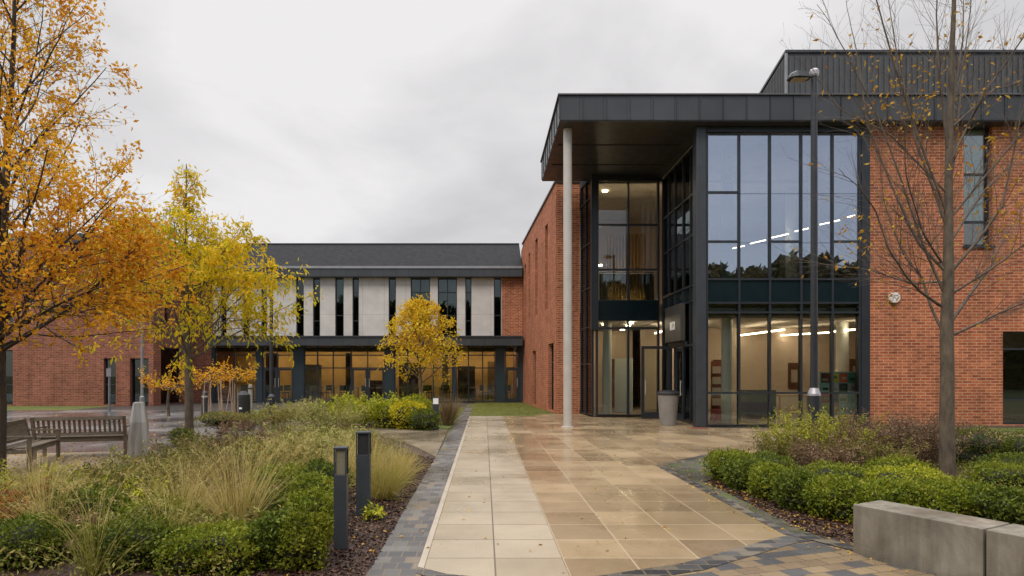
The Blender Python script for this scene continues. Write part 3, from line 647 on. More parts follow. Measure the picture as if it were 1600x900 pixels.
bay((337, 366, 400)); bay((411, 433, 459), (0, 1)); bay((476, 496, 520.5, 549, 574.5, 601), (3, 4)); bay((617, 637, 657, 677, 692, 707)); bay((713.5, 732, 754, 773.5)); bay((790, 811), (0,))
for a, b in ((400, 411), (459, 476), (601, 617), (707, 713), (773.7, 789.7), (811, 818), (330, 337)):
    MB().box(wx(a) + .032, wx(b) - .032, Yw - .04, Yw + .3, 0, zg[-1]).build('pillar', simple('dark_blue_pillar', (.022, .035, .042), .35), wg, F0)
# wing shell and rooms
s_ = MB(); s_.box(x_l, 2.1, 43.8, 44, 0, z0 - .01); s_.box(x_l - .0, x_l + .2, Yw + .26, 43.8, 0, z0 - .01); s_.box(1.9, 2.1, Yw + .26, 43.8, 0, z0 - .01); s_.build('wall', M_brick_l, wg, F0)
MB().box(x_l + .21, 1.89, Yw + .26, 40.2, wz(541), zb_ - .003).build('floor_slab', M_ceil, wg, F0)
MB().box(x_l + .21, 1.89, 40.21, 40.4, 0, wz(541)).build('interior_wall', M_ochre, wg, F0)
MB().box(x_l + .21, 1.89, Yw + .31, 40.2, 0.0, .04).build('interior_floor', M_floor_in, wg, F0)
MB().box(x_l + .21, 1.89, 39.0, 39.2, zb_, 7.4).build('interior_wall', M_wallin, wg, F0)
for k in range(9):
    x = -14.6 + k * 1.9
    if k % 4 == 0: MB().box(x, x + .9, 37.3 + .3 * (k % 2), 37.34 + .3 * (k % 2), wz(541) - .05, wz(541) - .02).build('strip_light', M_strip2, wg, F0)
    MB().box(x, x + 1.3, 38.9, 39.1, wz(541) - .07, wz(541) - .02).build('strip_light', M_strip2, wg, F0)  # extra row out of sight, added to brighten the ochre wall
MB().box(x_l + .21, 1.89, 36.4, 36.5, 2.93, wz(541) - .001).build('bulkhead', simple('brown_strip_screen', (.20, .13, .07), .7), wg, F0)  # added beam that keeps the bright back strips out of view
for k, (xa, xb, zb2, cc) in enumerate(((-13.6, -12.9, 2.9, (.10, .05, .025)), (-11.3, -10.2, 2.2, (.55, .45, .33)), (-8.7, -8.4, 2.92, (.06, .05, .05)), (-7.4, -6.2, 1.2, (.12, .07, .04)), (-5.4, -4.2, 2.3, (.16, .12, .10)), (-2.6, -2.3, 2.92, (.5, .4, .3)), (-1.7, -.6, 2.1, (.09, .06, .05)), (.2, .9, 2.4, (.3, .2, .1)))):
    MB().box(xa, xb, 38.2 + .15 * k, 38.5 + .15 * k, .05, zb2).build('partition', simple('partition_%s' % 'abcdefgh'[k], cc, .7), wg, F0)
# cafe furniture silhouettes inside the wing
M_tabl = simple('table_laminate', (.30, .22, .14), .5)
t0 = thing('cafe_table', (-9, 36, .04), 0, 'small round cafe table inside the lit ground floor of the far wing', 'table', 'cafe tables inside the far wing')
MB().lathe([(.38, .72), (.38, .75)], 20).build('table_top', M_tabl, t0); MB().lathe([(.22, 0), (.2, .02), (.03, .04), (.03, .72)], 12).build('leg', M_dark, t0)
c0 = thing('cafe_chair', (-9.5, 36, .04), 0, 'dark cafe chair inside the lit ground floor of the far wing', 'chair', 'cafe chairs inside the far wing')
MB().box(-.2, .2, -.2, .2, .43, .46).build('seat', M_dark, c0); MB().box(-.2, .2, .18, .21, .55, .88).build('backrest', M_dark, c0)
for sx_ in (-.18, .18):
    for sy_ in (-.18, .19): MB().tube([(sx_, sy_, 0), (sx_, sy_, .44 if sy_ < 0 else .86)], .014, 6).build('leg', M_dark, c0)
rg = random.Random(3); first = True
for k in range(13):
    x = -13.9 + k * 1.22 + rg.uniform(-.2, .2); y = 36.0 + rg.uniform(0, 2.2)
    if k == 0: t0.location = (x, y, .04); c0.location = (x - .6, y, .04); W[t0].translation = (x, y, .04)
    else: dup(t0, (x, y, .04)); dup(c0, (x - .6, y, .04), rg.uniform(0, 6))
    dup(c0, (x + .55, y + .15, .04), rg.uniform(0, 6))

# ------------------------------------------------------------------ left block
lb = thing('left_block', (-27, 38, 0), 0, 'brown brick block with dark flat roof edge and entrance recess, far left', 'building')
Yl = 31.0; lx = lambda p: gx(p, Yl); lz = lambda y: gz(y, Yl)
XL0 = -40.0; XL1 = -16.7; ZL = 8.2
Fq = frame(XL0, Yl)
hl = [(lx(1) - XL0, lx(20) - XL0, .06, lz(547)), (lx(162) - XL0, lx(181) - XL0, .06, lz(560)), (lx(203) - XL0, XL1 - XL0 - .25, .0, lz(560)),
      (lx(5) - XL0, lx(20) - XL0, 4.2, 7.0), (lx(196) - XL0, lx(210) - XL0, 4.2, 7.0), (6, 7, .06, 3.2), (3, 4, 4.2, 7)]
wall_mesh(XL1 - XL0, 0, ZL, .3, hl).build('wall', M_brick_l, lb, Fq)
for h in hl[:2] + hl[3:]: window(lb, Fq, *h, trans=(h[2] + 1.0,), dep=.14)
window(lb, Fq, hl[2][0], hl[2][1], 0.01, hl[2][3], mull=tuple(hl[2][0] + k for k in (.5, 1.0)), trans=(2.4,), dep=.2, name='entrance_screen')
Fz = frame(XL1, Yl + .31, 0, R(90))
hz = [(.4, 2.6, .02, 3.0), (.8, 1.3, 4.2, 7.0)]
wall_mesh(3.17, 0, ZL, .3, hz).build('wall', M_brick_l, lb, Fz)
for h in hz: window(lb, Fz, *h, trans=(h[2] + 1.0,), dep=.14)
MB().box(XL0 - .2, XL1 + .15, Yl - .15, 46, ZL + .002, ZL + .47).build('roof', M_fascia, lb, F0, bevel=.02)
MB().box(XL0, XL1 - .32, 45, 45.3, 0, ZL).build('wall', M_brick_l, lb, F0)
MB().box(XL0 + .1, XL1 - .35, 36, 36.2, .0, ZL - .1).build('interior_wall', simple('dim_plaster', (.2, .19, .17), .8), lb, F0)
MB().box(XL0 + .1, XL1 - .35, Yl + .35, 36, 3.3, 3.9).build('floor_slab', M_ceil, lb, F0)
# ------------------------------------------------------------------ street furniture
m, nt_ = new_mat('weathered_teak'); v_ = coords(nt_, scale=(1, 12, 12))
c_ = ramp(nt_, noise(nt_, v_, 3, 6, .7), [(.3, (0.085, 0.066, 0.046)), (.7, (0.23, 0.185, 0.13))]); M_teak = m
out(nt_, principled(nt_, c_, .6, bump=noise(nt_, v_, 6, 4), bstr=.3))
m, nt_ = new_mat('brushed_steel'); v_ = coords(nt_, scale=(1, 1, .1))
M_steel = m; f_ = noise(nt_, v_, 9, 5, .7)
out(nt_, principled(nt_, ramp(nt_, f_, [(.3, (.36, .345, .32)), (.7, (.60, .58, .54))]), ramp(nt_, f_, [(.3, .28), (.7, .5)]), .6))
m, nt_ = new_mat('cast_concrete'); v_ = coords(nt_)
c_ = ramp(nt_, noise(nt_, v_, 2.2, 9, .68, .4), [(.25, (0.10, 0.088, 0.062)), (.5, (0.205, 0.182, 0.142)), (.75, (0.32, 0.29, 0.235))])
vo = N(nt_, 'ShaderNodeTexVoronoi', Scale=16.0); nt_.links.new(v_, vo.inputs['Vector'])
pit = ramp(nt_, vo.outputs['Distance'], [(0.045, 0.25), (0.075, 1.0)])
msk = ramp(nt_, noise(nt_, v_, 5, 2), [(.60, 0.0), (.66, 1.0)])
c_ = mix(nt_, msk, c_, mix(nt_, 1.0, c_, pit, 'MULTIPLY'))
# damp dark run-off below the top arris and splashed base, in the concrete's own staining
c_ = mix(nt_, .8, c_, ramp(nt_, noise(nt_, coords(nt_, scale=(5, 5, .5)), 2, 5), [(.35, .66), (.6, 1.1)]), 'MULTIPLY')
out(nt_, principled(nt_, c_, ramp(nt_, noise(nt_, v_, 1.5, 4), [(.4, .35), (.6, .8)]), bump=noise(nt_, v_, 60, 4), bstr=.25)); M_conc = m
M_bin = simple('grey_moulded_bin', (0.24, 0.225, 0.205), .4)
M_lens = simple('frosted_lens', (.20, .18, .12), .3)

# concrete seat wall, front right: two blocks
d_ = Vector((.46, -.888)); n_ = Vector((.888, .46)); A0 = Vector((3.34, 5.57))
def cblock(s0, s1, label):
    a = A0 + d_ * s0; ang = math.atan2(d_.y, d_.x); L = s1 - s0
    t = thing('concrete_seat_block', (a.x, a.y, 0), ang, label, 'bench block', 'concrete seat blocks by the path')
    m = MB(); m.box(0, L, 0.0, .42, -.05, .437); m.build('block', M_conc, t, bevel=.008)
cblock(0, .998, 'pale grey concrete seat block, nearer the hedge end, with dark pits in its face')
cblock(1.018, 2.3, 'concrete seat block cut by the right edge of the photo')

# bollard lights
def bollard(loc, label, h, wd, lit, name='bollard_light'):
    t = thing(name, loc, R(4), label, 'bollard', 'dark bollard lights along the path')
    m = MB(); z1 = h * .73
    m.box(-wd / 2, wd / 2, -wd / 2, wd / 2, -.05, z1); m.build('post', M_post, t, bevel=.004)
    m = MB(); p = .014
    for sx_ in (-1, 1):
        for sy_ in (-1, 1): m.cbox(sx_ * (wd / 2 - p / 2), sy_ * (wd / 2 - p / 2), (z1 + h - .012) / 2, p, p, h - .012 - z1)
    m.build('lamp_cage', M_post, t)
    m = MB(); m.box(-wd / 2 + .018, wd / 2 - .018, -wd / 2 + .018, wd / 2 - .018, z1 + .001, h - .02); m.build('lens', M_lens if lit else M_dark, t)
    m = MB(); m.box(-wd / 2 - .003, wd / 2 + .003, -wd / 2 - .003, wd / 2 + .003, h - .018, h); m.build('cap', M_post, t, bevel=.003)
bollard((-1.335, 5.72, 0), 'nearest dark square bollard light with a frosted window near its top', .94, .118, True)
bollard((-1.39, 7.07, 0), 'dark square bollard with blank faces, second from the camera', .955, .155, False)
t = thing('bollard_light', (gx(681, 17.9), 17.9, 0), 0, 'far thin bollard light with a bright white head beside the yellow shrub', 'bollard', 'dark bollard lights along the path')
MB().box(-.08, .08, -.08, .08, 0, .74).build('post', M_post, t, bevel=.004); MB().box(-.075, .075, -.075, .075, .741, .92).build('lens', simple('white_lens', (.85, .85, .82), .4), t); MB().box(-.085, .085, -.085, .085, .921, .95).build('cap', M_post, t)

# litter bin by the door
t = thing('litter_bin', (gx(1044, 19.4), 19.4, 0), 0, 'tapered grey litter bin with a black lid beside the entrance', 'bin')
MB().lathe([(.245, 0), (.255, .03), (.325, .93), (.338, .95), (.338, .97)], 28).build('body', M_bin, t, smooth=False)
MB().lathe([(.31, .93), (.35, .965), (.35, 1.01), (.335, 1.03), (.29, 1.07), (.21, 1.10), (.02, 1.105)], 28).build('lid', M_dark, t)
MB().tube([(-.18, -.25, .80), (-.10, -.28, .82), (-.02, -.29, .82)], .012, 6).build('handle', M_dark, t)
tag(MB().box(gx(1062, 19.1), gx(1108, 18.0), 18.05, 18.42, .002, .014).build('door_mat', simple('rust_mat', (.20, .055, .03), .8)), 'thin rust red mat strip at the foot of the glass corner', 'mat')

# display board with posters just inside the front glazing
Yd = 18.95
t = thing('display_board', (gx(1310, Yd), Yd, .05), 0, 'teal display board pinned with colourful posters behind the front glass', 'display board')
dx0, dx1 = gx(1281, Yd) - gx(1310, Yd), gx(1340, Yd) - gx(1310, Yd)
dz1 = gz(581, Yd) - .05; dz0 = gz(647, Yd) - .05
MB().box(dx0, dx1, 0, .04, dz0, dz1).build('board', simple('teal_board', (.30, .66, .66), .6), t)
MB().box(dx0 + .03, dx0 + .07, .05, .09, 0, dz1).box(dx1 - .07, dx1 - .03, .05, .09, 0, dz1).build('leg', M_frame, t)
pc = [[(.10, .02, .02), (.55, .50, .03), (.42, .07, .03), (.03, .18, .13)], [(.20, .45, .38), (.55, .62, .60), (.03, .04, .05), (.45, .62, .62)], [(.30, .06, .06), (.09, .03, .06), (.5, .62, .55), (.06, .22, .30)], [(.3, .3, .08), (.35, .12, .07), (.25, .35, .5), (.15, .35, .45)]]
cw = (dx1 - dx0 - .06) / 4; ch = (dz1 - dz0 - .06) / 4
ac = [(.5, .45, .3), (.03, .10, .08), (.6, .55, .5), (.15, .30, .06)]
for j in range(4):
    for i in range(4):
        x = dx0 + .03 + i * cw; z = dz1 - .03 - (j + 1) * ch
        p = MB().box(x + .012, x + cw - .012, -.008, -.001, z + .014, z + ch - .014).build('poster', simple('poster_%s' % ('abcdefghijklmnop'[j * 4 + i]), tuple(min(.9, q * 2.4) for q in pc[j][i]), .6, var=.3, scale=9), t)
        k = (i * 3 + j * 5) % 4
        MB().box(x + .04 + .02 * k, x + cw - .05, -.012, -.009, z + ch * (.2 + .08 * k), z + ch * (.45 + .08 * k)).build('picture', simple('poster_picture_%s' % 'abcd'[k], ac[k], .6, var=.4, scale=14), p)
# desk, table and red stand inside
t = thing('desk', (gx(1184, 21.5), 21.5, .05), 0, 'dark boxy reception desk behind the second front pane', 'desk')
MB().box(-.5, .5, -.3, .3, .95, 1.0).build('desk_top', M_dark, t); MB().box(-.5, -.45, -.3, .3, 0, .95).box(.45, .5, -.3, .3, 0, .95).build('side_panel', M_dark, t); MB().box(-.45, .45, -.28, -.25, .0, .95).build('front_panel', M_dark, t)
t = thing('reading_table', (gx(1240, 23.5), 23.5, .05), 0, 'light wooden table standing behind the third front pane', 'table')
MB().box(-.8, .8, -.4, .4, .72, .76).build('table_top', M_wood_i, t)
for a in (-.7, .7):
    for b in (-.33, .33): MB().box(a - .025, a + .025, b - .025, b + .025, 0, .72).build('leg', M_wood_i, t)
t = thing('leaflet_stand', (gx(1119, 20.8), 20.8, .05), 0, 'narrow red and cream leaflet stand behind the leftmost front pane', 'leaflet stand')
MB().box(-.16, .16, 0, .05, 0, 2.0).build('back_panel', simple('stand_red', (.24, .06, .045), .5), t)
for k in range(4): MB().box(-.14, .14, -.06, -.002, .5 + k * .36, .74 + k * .36).build('leaflet_tray', simple('tray_cream', (.55, .45, .35), .5), t)
MB().box(-.22, .22, -.3, -.07, 0, .38).build('plinth', simple('stand_pink', (.38, .05, .06), .5), t)

# alarm box on the brick wall
t = thing('alarm_box', (gx(1398, 18.42), 18.495, gz(465, 18.42)), 0, 'white octagonal alarm box with thin dark marks on the brick wall', 'alarm box')
pts = [(.17 * math.cos(R(22.5 + 45 * k)), .165 * math.sin(R(22.5 + 45 * k))) for k in range(8)]
mm = MB(); mm.prism(pts, 0, .10); mm.v = [(x, -z, y) for x, y, z in mm.v]; mm.build('case', simple('alarm_white', (.72, .68, .64), .45), t, bevel=.012)
mm = MB()  # thin dark bars laid over the front of the case
for a, b in (((-.12, .04), (-.02, .01)), ((-.02, .01), (.05, -.06)), ((.0, .07), (.1, .04)), ((-.09, -.05), (-.04, -.03)), ((.06, -.02), (.12, .01)), ((-.06, .08), (-.01, .05)), ((-.1, -.1), (-.06, -.08))): mm.obox((a[0], -.102, a[1]), (b[0], -.102, b[1]), .008, .012, (0, 1, 0))
mm.build('marking', M_dark, t); MB().box(-.05, .05, -.06, 0, -.22, -.165).build('bracket', simple('mossy_bracket', (.10, .09, .03), .8), t)

# big street lamp right
M_lamp = simple('dark_lamp_paint', (.040, .043, .050), .38, .3)
Y = 13.0; t = thing('street_lamp', (gx(1272, Y), Y, 0), 0, 'tall dark street lamp with one hooded head in front of the glass corner', 'street lamp')
zt2 = gz(110, Y)
MB().lathe([(.24, 0), (.24, .02), (.125, .03), (.125, gz(640, Y)), (.125, 1.17), (.078, 1.32), (.07, 3.0), (.062, zt2)], 24).build('pole', M_lamp, t, smooth=False)
MB().lathe([(.132, 1.155), (.128, 1.2), (.085, 1.32)], 24).build('collar', simple('galvanised_collar', (.42, .40, .42), .35, .6), t)
MB().lathe([(.085, zt2 - .14), (.095, zt2 - .1), (.095, zt2 - .02), (.07, zt2 + .02)], 24).build('pole_cap', simple('galvanised_collar', (.42, .40, .42), .35, .6), t)
hd = MB(); zz = zt2 - .18
prof = [(-.09, .0, .10), (-.20, .14, .13), (-.40, .15, .15), (-.50, .10, .12), (-.55, .02, .07)]
vs = []; 
for (x, h, yy) in prof: vs += [(x, -yy, zz), (x, yy, zz), (x, yy * .8, zz + h * .8), (x, 0, zz + h + .02), (x, -yy * .8, zz + h * .8)]
fs = []
for i in range(4):
    for k in range(5): fs.append((i * 5 + k, i * 5 + (k + 1) % 5, (i + 1) * 5 + (k + 1) % 5, (i + 1) * 5 + k))
fs += [(4, 3, 2, 1, 0), (20, 21, 22, 23, 24)]
hd.add(vs, fs); ho = hd.build('lamp_head', M_lamp, t, fixn=True)
MB().box(-.47, -.16, -.09, .09, zz - .03, zz - .001).build('lens', simple('amber_lens', (.42, .36, .24), .2), ho, bevel=.01)
# lamp by the far wing (double headed) and thin posts on the plaza
t = thing('street_lamp', (gx(424, 23.5), 23.5, 0), 0, 'dark street lamp with a small flat twin head in front of the pale panels', 'street lamp')
MB().lathe([(.14, 0), (.14, .75), (.07, .85), (.06, gz(420, 23.5))], 16).build('pole', M_lamp, t); z_ = gz(420, 23.5)
MB().box(-.25, .22, -.12, .12, z_, z_ + .14).build('lamp_head', M_lamp, t, bevel=.02)
t = thing('street_lamp', (gx(222, 27), 27, 0), 0, 'slim pale lamp pole before the left block, its top lost in yellow leaves', 'street lamp')
MB().lathe([(.10, 0), (.10, .6), (.06, .65), (.055, 5.2)], 14).build('pole', simple('pale_pole', (.25, .25, .25), .4, .3), t); MB().box(-.35, .1, -.1, .1, 5.2, 5.3).build('lamp_head', M_lamp, t, bevel=.02)
t = thing('sign_post', (gx(171, 26.5), 26.5, 0), 0, 'short grey post before the slit window of the left block', 'post')
MB().lathe([(.07, 0), (.07, .02), (.05, .03), (.05, 1.9)], 14).build('pole', simple('mid_grey_pole', (.16, .16, .17), .4, .3), t); MB().box(-.10, .10, -.065, -.052, 1.5, 1.85).build('plate', simple('grey_plate', (.2, .2, .2), .4), t)
t = thing('bollard', (gx(320, 23), 23, 0), 0, 'short dark bollard with a pale top band on the plaza edge', 'bollard')
MB().lathe([(.10, 0), (.10, .9), (.07, .96), (.02, .98)], 16).build('post', M_post, t); MB().lathe([(.105, .74), (.105, .80)], 16).build('band', M_steelcol, t)
t = thing('bollard', (gx(391, 24.5), 24.5, 0), 0, 'slim pale bollard just right of the black plaza bin', 'bollard')
MB().lathe([(.08, 0), (.08, 1.15), (.05, 1.2)], 16).build('post', M_steelcol, t); MB().lathe([(.086, 1.0), (.086, 1.06)], 16).build('band', M_post, t)
t = thing('litter_bin', (gx(380, 22.3), 22.3, 0), 0, 'black domed litter bin on the far verge', 'bin')
MB().lathe([(.22, 0), (.25, .04), (.25, .72), (.23, .74)], 20).build('body', M_dark, t); MB().lathe([(.25, .745), (.24, .86), (.12, .98), (.02, 1.0)], 20).build('lid', M_dark, t)
MB().cbox(0, -.252, .38, .10, .006, .06).build('plate', M_white, t)

# steel tapered marker by the bench
t = thing('steel_marker', (gx(217, 11.75), 11.75, 0), R(15), 'tapered brushed steel pillar with flat facets beside the wooden bench', 'marker post')
mm = MB(); n8 = 12
for (r_, z_) in ((.19, -.02), (.188, .35), (.165, .70), (.10, 1.07)):
    for k in range(n8): mm.v.append((r_ * math.cos(2 * PI * k / n8), r_ * math.sin(2 * PI * k / n8), z_))
for i in range(3):
    for k in range(n8): mm.f.append((i * n8 + k, i * n8 + (k + 1) % n8, (i + 1) * n8 + (k + 1) % n8, (i + 1) * n8 + k))
mm.f.append(tuple(range(36, 48))); mm.build('body', M_steel, t, bevel=.006); MB().lathe([(.09, 1.071), (.085, 1.08)], 8).build('cap', M_steel, t)

# slatted teak bench: local +y is the way the sitter faces, x along its length
def bench(loc, rz, label, L=1.8):
    t = thing('garden_bench', loc, rz, label, 'bench', 'weathered wooden benches on the gravel', .89)
    hx = L / 2
    for s in (-1, 1):
        x = s * (hx - .03)
        m = MB(); m.obox((x, -.26, 0), (x, -.26, .44), .06, .07, (0, 1, 0)); m.obox((x, -.26, .40), (x, -.37, .90), .06, .06, (0, 1, 0)); m.build('leg', M_teak, t)
        MB().obox((x, .24, 0), (x, .24, .63), .06, .06, (0, 1, 0)).build('leg', M_teak, t)
        m = MB(); m.obox((x, -.33, .66), (x, .0, .655), .075, .028); m.obox((x, 0, .655), (x, .30, .645), .075, .028); m.build('armrest', M_teak, t)
        MB().obox((x, -.22, .37), (x, .21, .37), .04, .07).build('side_rail', M_teak, t)
    m = MB(); m.obox((-hx + .06, -.355, .855), (hx - .06, -.355, .855), .04, .075, (0, .2, 1)); m.obox((-hx + .06, -.285, .52), (hx - .06, -.285, .52), .04, .06, (0, .2, 1)); bo = m.build('backrest', M_teak, t)
    m = MB(); n = 17
    for k in range(n):
        x = -hx + .13 + k * (L - .26) / (n - 1); m.obox((x, -.29, .54), (x, -.35, .83), .045, .018, (0, 1, 0))
    m.build('back_slat', M_teak, bo)
    m = MB()
    for k in range(5): y = -.20 + k * .105; m.box(-hx + .02, hx - .02, y - .042, y + .042, .42 + .006 * abs(k - 2), .445 + .006 * abs(k - 2))
    m.build('seat', M_teak, t)
    m = MB(); m.box(-hx + .06, hx - .06, .20, .23, .34, .41); m.box(-hx + .06, hx - .06, -.25, -.22, .34, .41); m.build('seat_rail', M_teak, t)
    return t
bench((gx(133, 12.1), 12.1, 0), R(15), 'weathered wooden slatted bench seen from behind beside the steel pillar')
bench((gx(44, 10.7), 10.75, 0), R(-72), 'weathered wooden bench seen end on at the left edge, by the orange tree trunk', 1.6)
# ------------------------------------------------------------------ vegetation
rng = np.random.default_rng(7)
def unit(v): return v / np.maximum(np.linalg.norm(v, axis=-1, keepdims=True), 1e-9)
def leaf_arrays(P, D, ln, wd, r=rng, fold=0.25, up=None):
    """P (n,3) leaf base, D (n,3) direction, ln/wd scalars or (n,). A pointed leaf folded on its midrib (4 corners, 2 quads)."""
    n = len(P); D = unit(D); S = unit(np.cross(D, unit(r.normal(size=(n, 3))) if up is None else unit(up + r.normal(size=(n, 3)) * .5)))
    Nn = np.cross(S, D); ln = np.broadcast_to(ln, n)[:, None] * r.uniform(.5, 1.35, (n, 1)); wd = np.broadcast_to(wd, n)[:, None] * r.uniform(.75, 1.2, (n, 1))
    a = P; tip = P + D * ln - Nn * ln * .12
    l = P + D * ln * .45 + S * wd / 2 + Nn * wd * fold; rr = P + D * ln * .45 - S * wd / 2 + Nn * wd * fold
    V = np.stack([a, l, tip, rr], 1).reshape(-1, 3); k = np.arange(n)[:, None] * 4
    F = np.concatenate([k + np.array([[0, 2, 1]]), k + np.array([[0, 3, 2]])]).astype(int)
    return V, F
def leaves(name, P, D, ln, wd, mat, parent=None, Mx=None, up=None, **kw):
    V, F = leaf_arrays(np.asarray(P, float), np.asarray(D, float), ln, wd, up=up)
    return npmesh(name, V, F, mat, parent, Mx, **kw)
def blades(name, base, D, L, wd, bend, mat, parent=None, Mx=None, **kw):
    """arching strips: base (n,3), D initial dir, L length (n,), bend sideways droop"""
    n = len(base); D = unit(D); L = np.broadcast_to(L, n)[:, None]; S = unit(np.cross(D, rng.normal(size=(n, 3)))) 
    out_ = D * np.array([1, 1, 0]); out_ = unit(out_ + 1e-4); rows = []
    ts = (0, .3, .6, .85, 1.0)
    for t in ts:
        c = base + D * L * t * (1 - .12 * bend[:, None] * t) + out_ * L * bend[:, None] * .45 * t * t - np.array([0, 0, 1]) * L * bend[:, None] * .38 * t ** 2.5
        hw = wd * (1 - t) ** .6 * .5 + .0004
        rows += [c - S * hw, c + S * hw]
    V = np.stack(rows, 1); k = np.arange(n)[:, None] * (2 * len(ts)); F = []
    for i in range(len(ts) - 1): F.append(k + np.array([[2 * i, 2 * i + 1, 2 * i + 3, 2 * i + 2]]))
    return npmesh(name, V.reshape(-1, 3), np.concatenate(F), mat, parent, Mx, **kw)
class Tubes:
    def __init__(s): s.V = []; s.F = []; s.n = 0
    def add(s, P, rad, k=5):
        P = np.asarray(P, float); m = len(P); T = unit(np.gradient(P, axis=0)); ref = np.array([.31, .17, .93]) if abs(T[0, 2]) < .8 else np.array([.9, .3, .1])
        A = unit(np.cross(T, ref)); B = np.cross(T, A); rad = np.broadcast_to(rad, m)
        an = 2 * PI * np.arange(k) / k
        V = P[:, None] + rad[:, None, None] * (A[:, None] * np.cos(an)[None, :, None] + B[:, None] * np.sin(an)[None, :, None])
        i, j = np.meshgrid(np.arange(m - 1), np.arange(k), indexing='ij')
        F = np.stack([i * k + j, i * k + (j + 1) % k, (i + 1) * k + (j + 1) % k, (i + 1) * k + j], -1).reshape(-1, 4)
        s.V.append(V.reshape(-1, 3)); s.F.append(F + s.n); s.n += m * k
    def build(s, name, mat, parent, smooth=True, **kw): return npmesh(name, np.concatenate(s.V), np.concatenate(s.F), mat, parent, smooth=smooth, **kw)
def barkmat(name, c1, c2):
    m, nt = new_mat(name); v = coords(nt, scale=(1, 1, .35)); f = noise(nt, v, 14, 6, .7); f2 = noise(nt, coords(nt), 2.5, 4)
    c = mix(nt, .6, ramp(nt, f, [(.3, c1), (.7, c2)]), ramp(nt, f2, [(.35, .6), (.65, 1.25)]), 'MULTIPLY')
    out(nt, principled(nt, c, .75, bump=f, bstr=.5, bdist=.01)); return m
M_bark = barkmat('grey_bark', (.06, .044, .030), (.165, .125, .085)); M_barkd = barkmat('brown_bark', (.035, .026, .018), (.10, .075, .05))
M_twig = simple('plant_stem', (.12, .09, .045), .7); M_core = simple('dark_foliage_core', (.020, .022, .010), .9)

M_barkt = barkmat('twig_bark', (.07, .052, .038), (.19, .145, .11))
def rand_perp(d, r):
    v = np.cross(d, r.normal(size=3)); return v / (np.linalg.norm(v) + 1e-9)
def grow(r, tb, sites, p, d, L, rad, lvl, cfg, inside):
    """one branch: bends, carries children, twigs of the last level carry leaf sites"""
    c = cfg[lvl]; n = c['n']; st = L / n; P = [p]; q = p.copy(); dd = d / np.linalg.norm(d)
    for i in range(n):
        dd = dd + r.normal(size=3) * c['wob'] + np.array([0, 0, c['up']]) ; dd /= np.linalg.norm(dd)
        q = q + dd * st
        if lvl < len(cfg) - 1 and not inside(q) and i > 0: break
        P.append(q.copy())
    P = np.array(P); m = len(P)
    if m < 2: return
    tb.add(P, np.linspace(rad, max(rad * c['tip'], .0014), m), c['k'])
    last = lvl == len(cfg) - 1
    if c.get('leaf'):
        k = max(1, int(c['leaf'] * m / (n + 1) * r.uniform(.7, 1.2)))
        for t in r.uniform(.12, 1, k):
            x = t * (m - 1); i = min(int(x), m - 2); sites.append((P[i] + (P[i + 1] - P[i]) * (x - i), unit(P[i + 1] - P[i])))
    if not last:
        kids = c['kids']; 
        for j in range(kids):
            t = c['t0'] + (1 - c['t0']) * (j + r.uniform(.1, .9)) / kids
            x = t * (m - 1); i = min(int(x), m - 2); b = P[i] + (P[i + 1] - P[i]) * (x - i); ax = unit(P[i + 1] - P[i])
            a = c['ang'] * r.uniform(.75, 1.25); nd = ax * math.cos(a) + rand_perp(ax, r) * math.sin(a)
            grow(r, tb, sites, b, nd, L * c['ratio'] * (1.15 - .6 * t) * r.uniform(.7, 1.2), rad * (1 - t * (1 - c['tip'])) * c['rr'], lvl + 1, cfg, inside)
def droop_dirs(S, r, spread, droop):
    D = np.array([s[1] for s in S]); return unit(D * .6 + r.normal(size=D.shape) * spread + np.array([0, 0, -droop]))

# --- orange tree, left edge -----------------------------------------------------------------
L_orange = leafmat('orange_leaf', [(0.0, (.48, .14, .02)), (.3, (.74, .33, .02)), (.6, (.90, .50, .025)), (1.0, (.90, .62, .05))], .5, .45, .5)
L_yellow = leafmat('yellow_green_leaf', [(0.0, (.28, .30, .012)), (.32, (.62, .56, .015)), (.6, (.90, .66, .018)), (1.0, (.92, .56, .03))], .5, .45, .6)
L_gold = leafmat('golden_leaf', [(0.0, (.45, .20, .02)), (.4, (.74, .48, .025)), (.75, (.82, .60, .03)), (1.0, (.55, .52, .03))], .45, .5, 1.0)
def prof(z, tab):
    zs = [a[0] for a in tab]; return np.interp(z, zs, [a[1] for a in tab])
def tree(loc, label, seed, barkm, leafm, trunk, limbs, cfg, inside, leafn, ln, wd, spread, droop, jitter=.05, group=None, rz=0, thin=None):
    r = np.random.default_rng(seed)
    t = thing('tree', loc, rz, label, 'tree', group)
    tb = Tubes(); tb.add(trunk[0], trunk[1], 12); tb.build('trunk', barkm, t)
    tb = Tubes(); S = []
    for (p, d, L, rad) in limbs: grow(r, tb, S, np.array(p, float), unit(np.array(d, float)), L, rad, 0, cfg, inside)
    tb.build('limbs', barkm, t)
    if thin: S = [q for q in S if r.uniform() < thin(q[0])]
    if len(S) > leafn: S = [S[i] for i in r.choice(len(S), leafn, replace=False)]
    P = np.array([s[0] for s in S]) + r.normal(size=(len(S), 3)) * jitter
    leaves('crown', P, droop_dirs(S, r, spread, droop), ln, wd, leafm, t)
    return t, len(S)

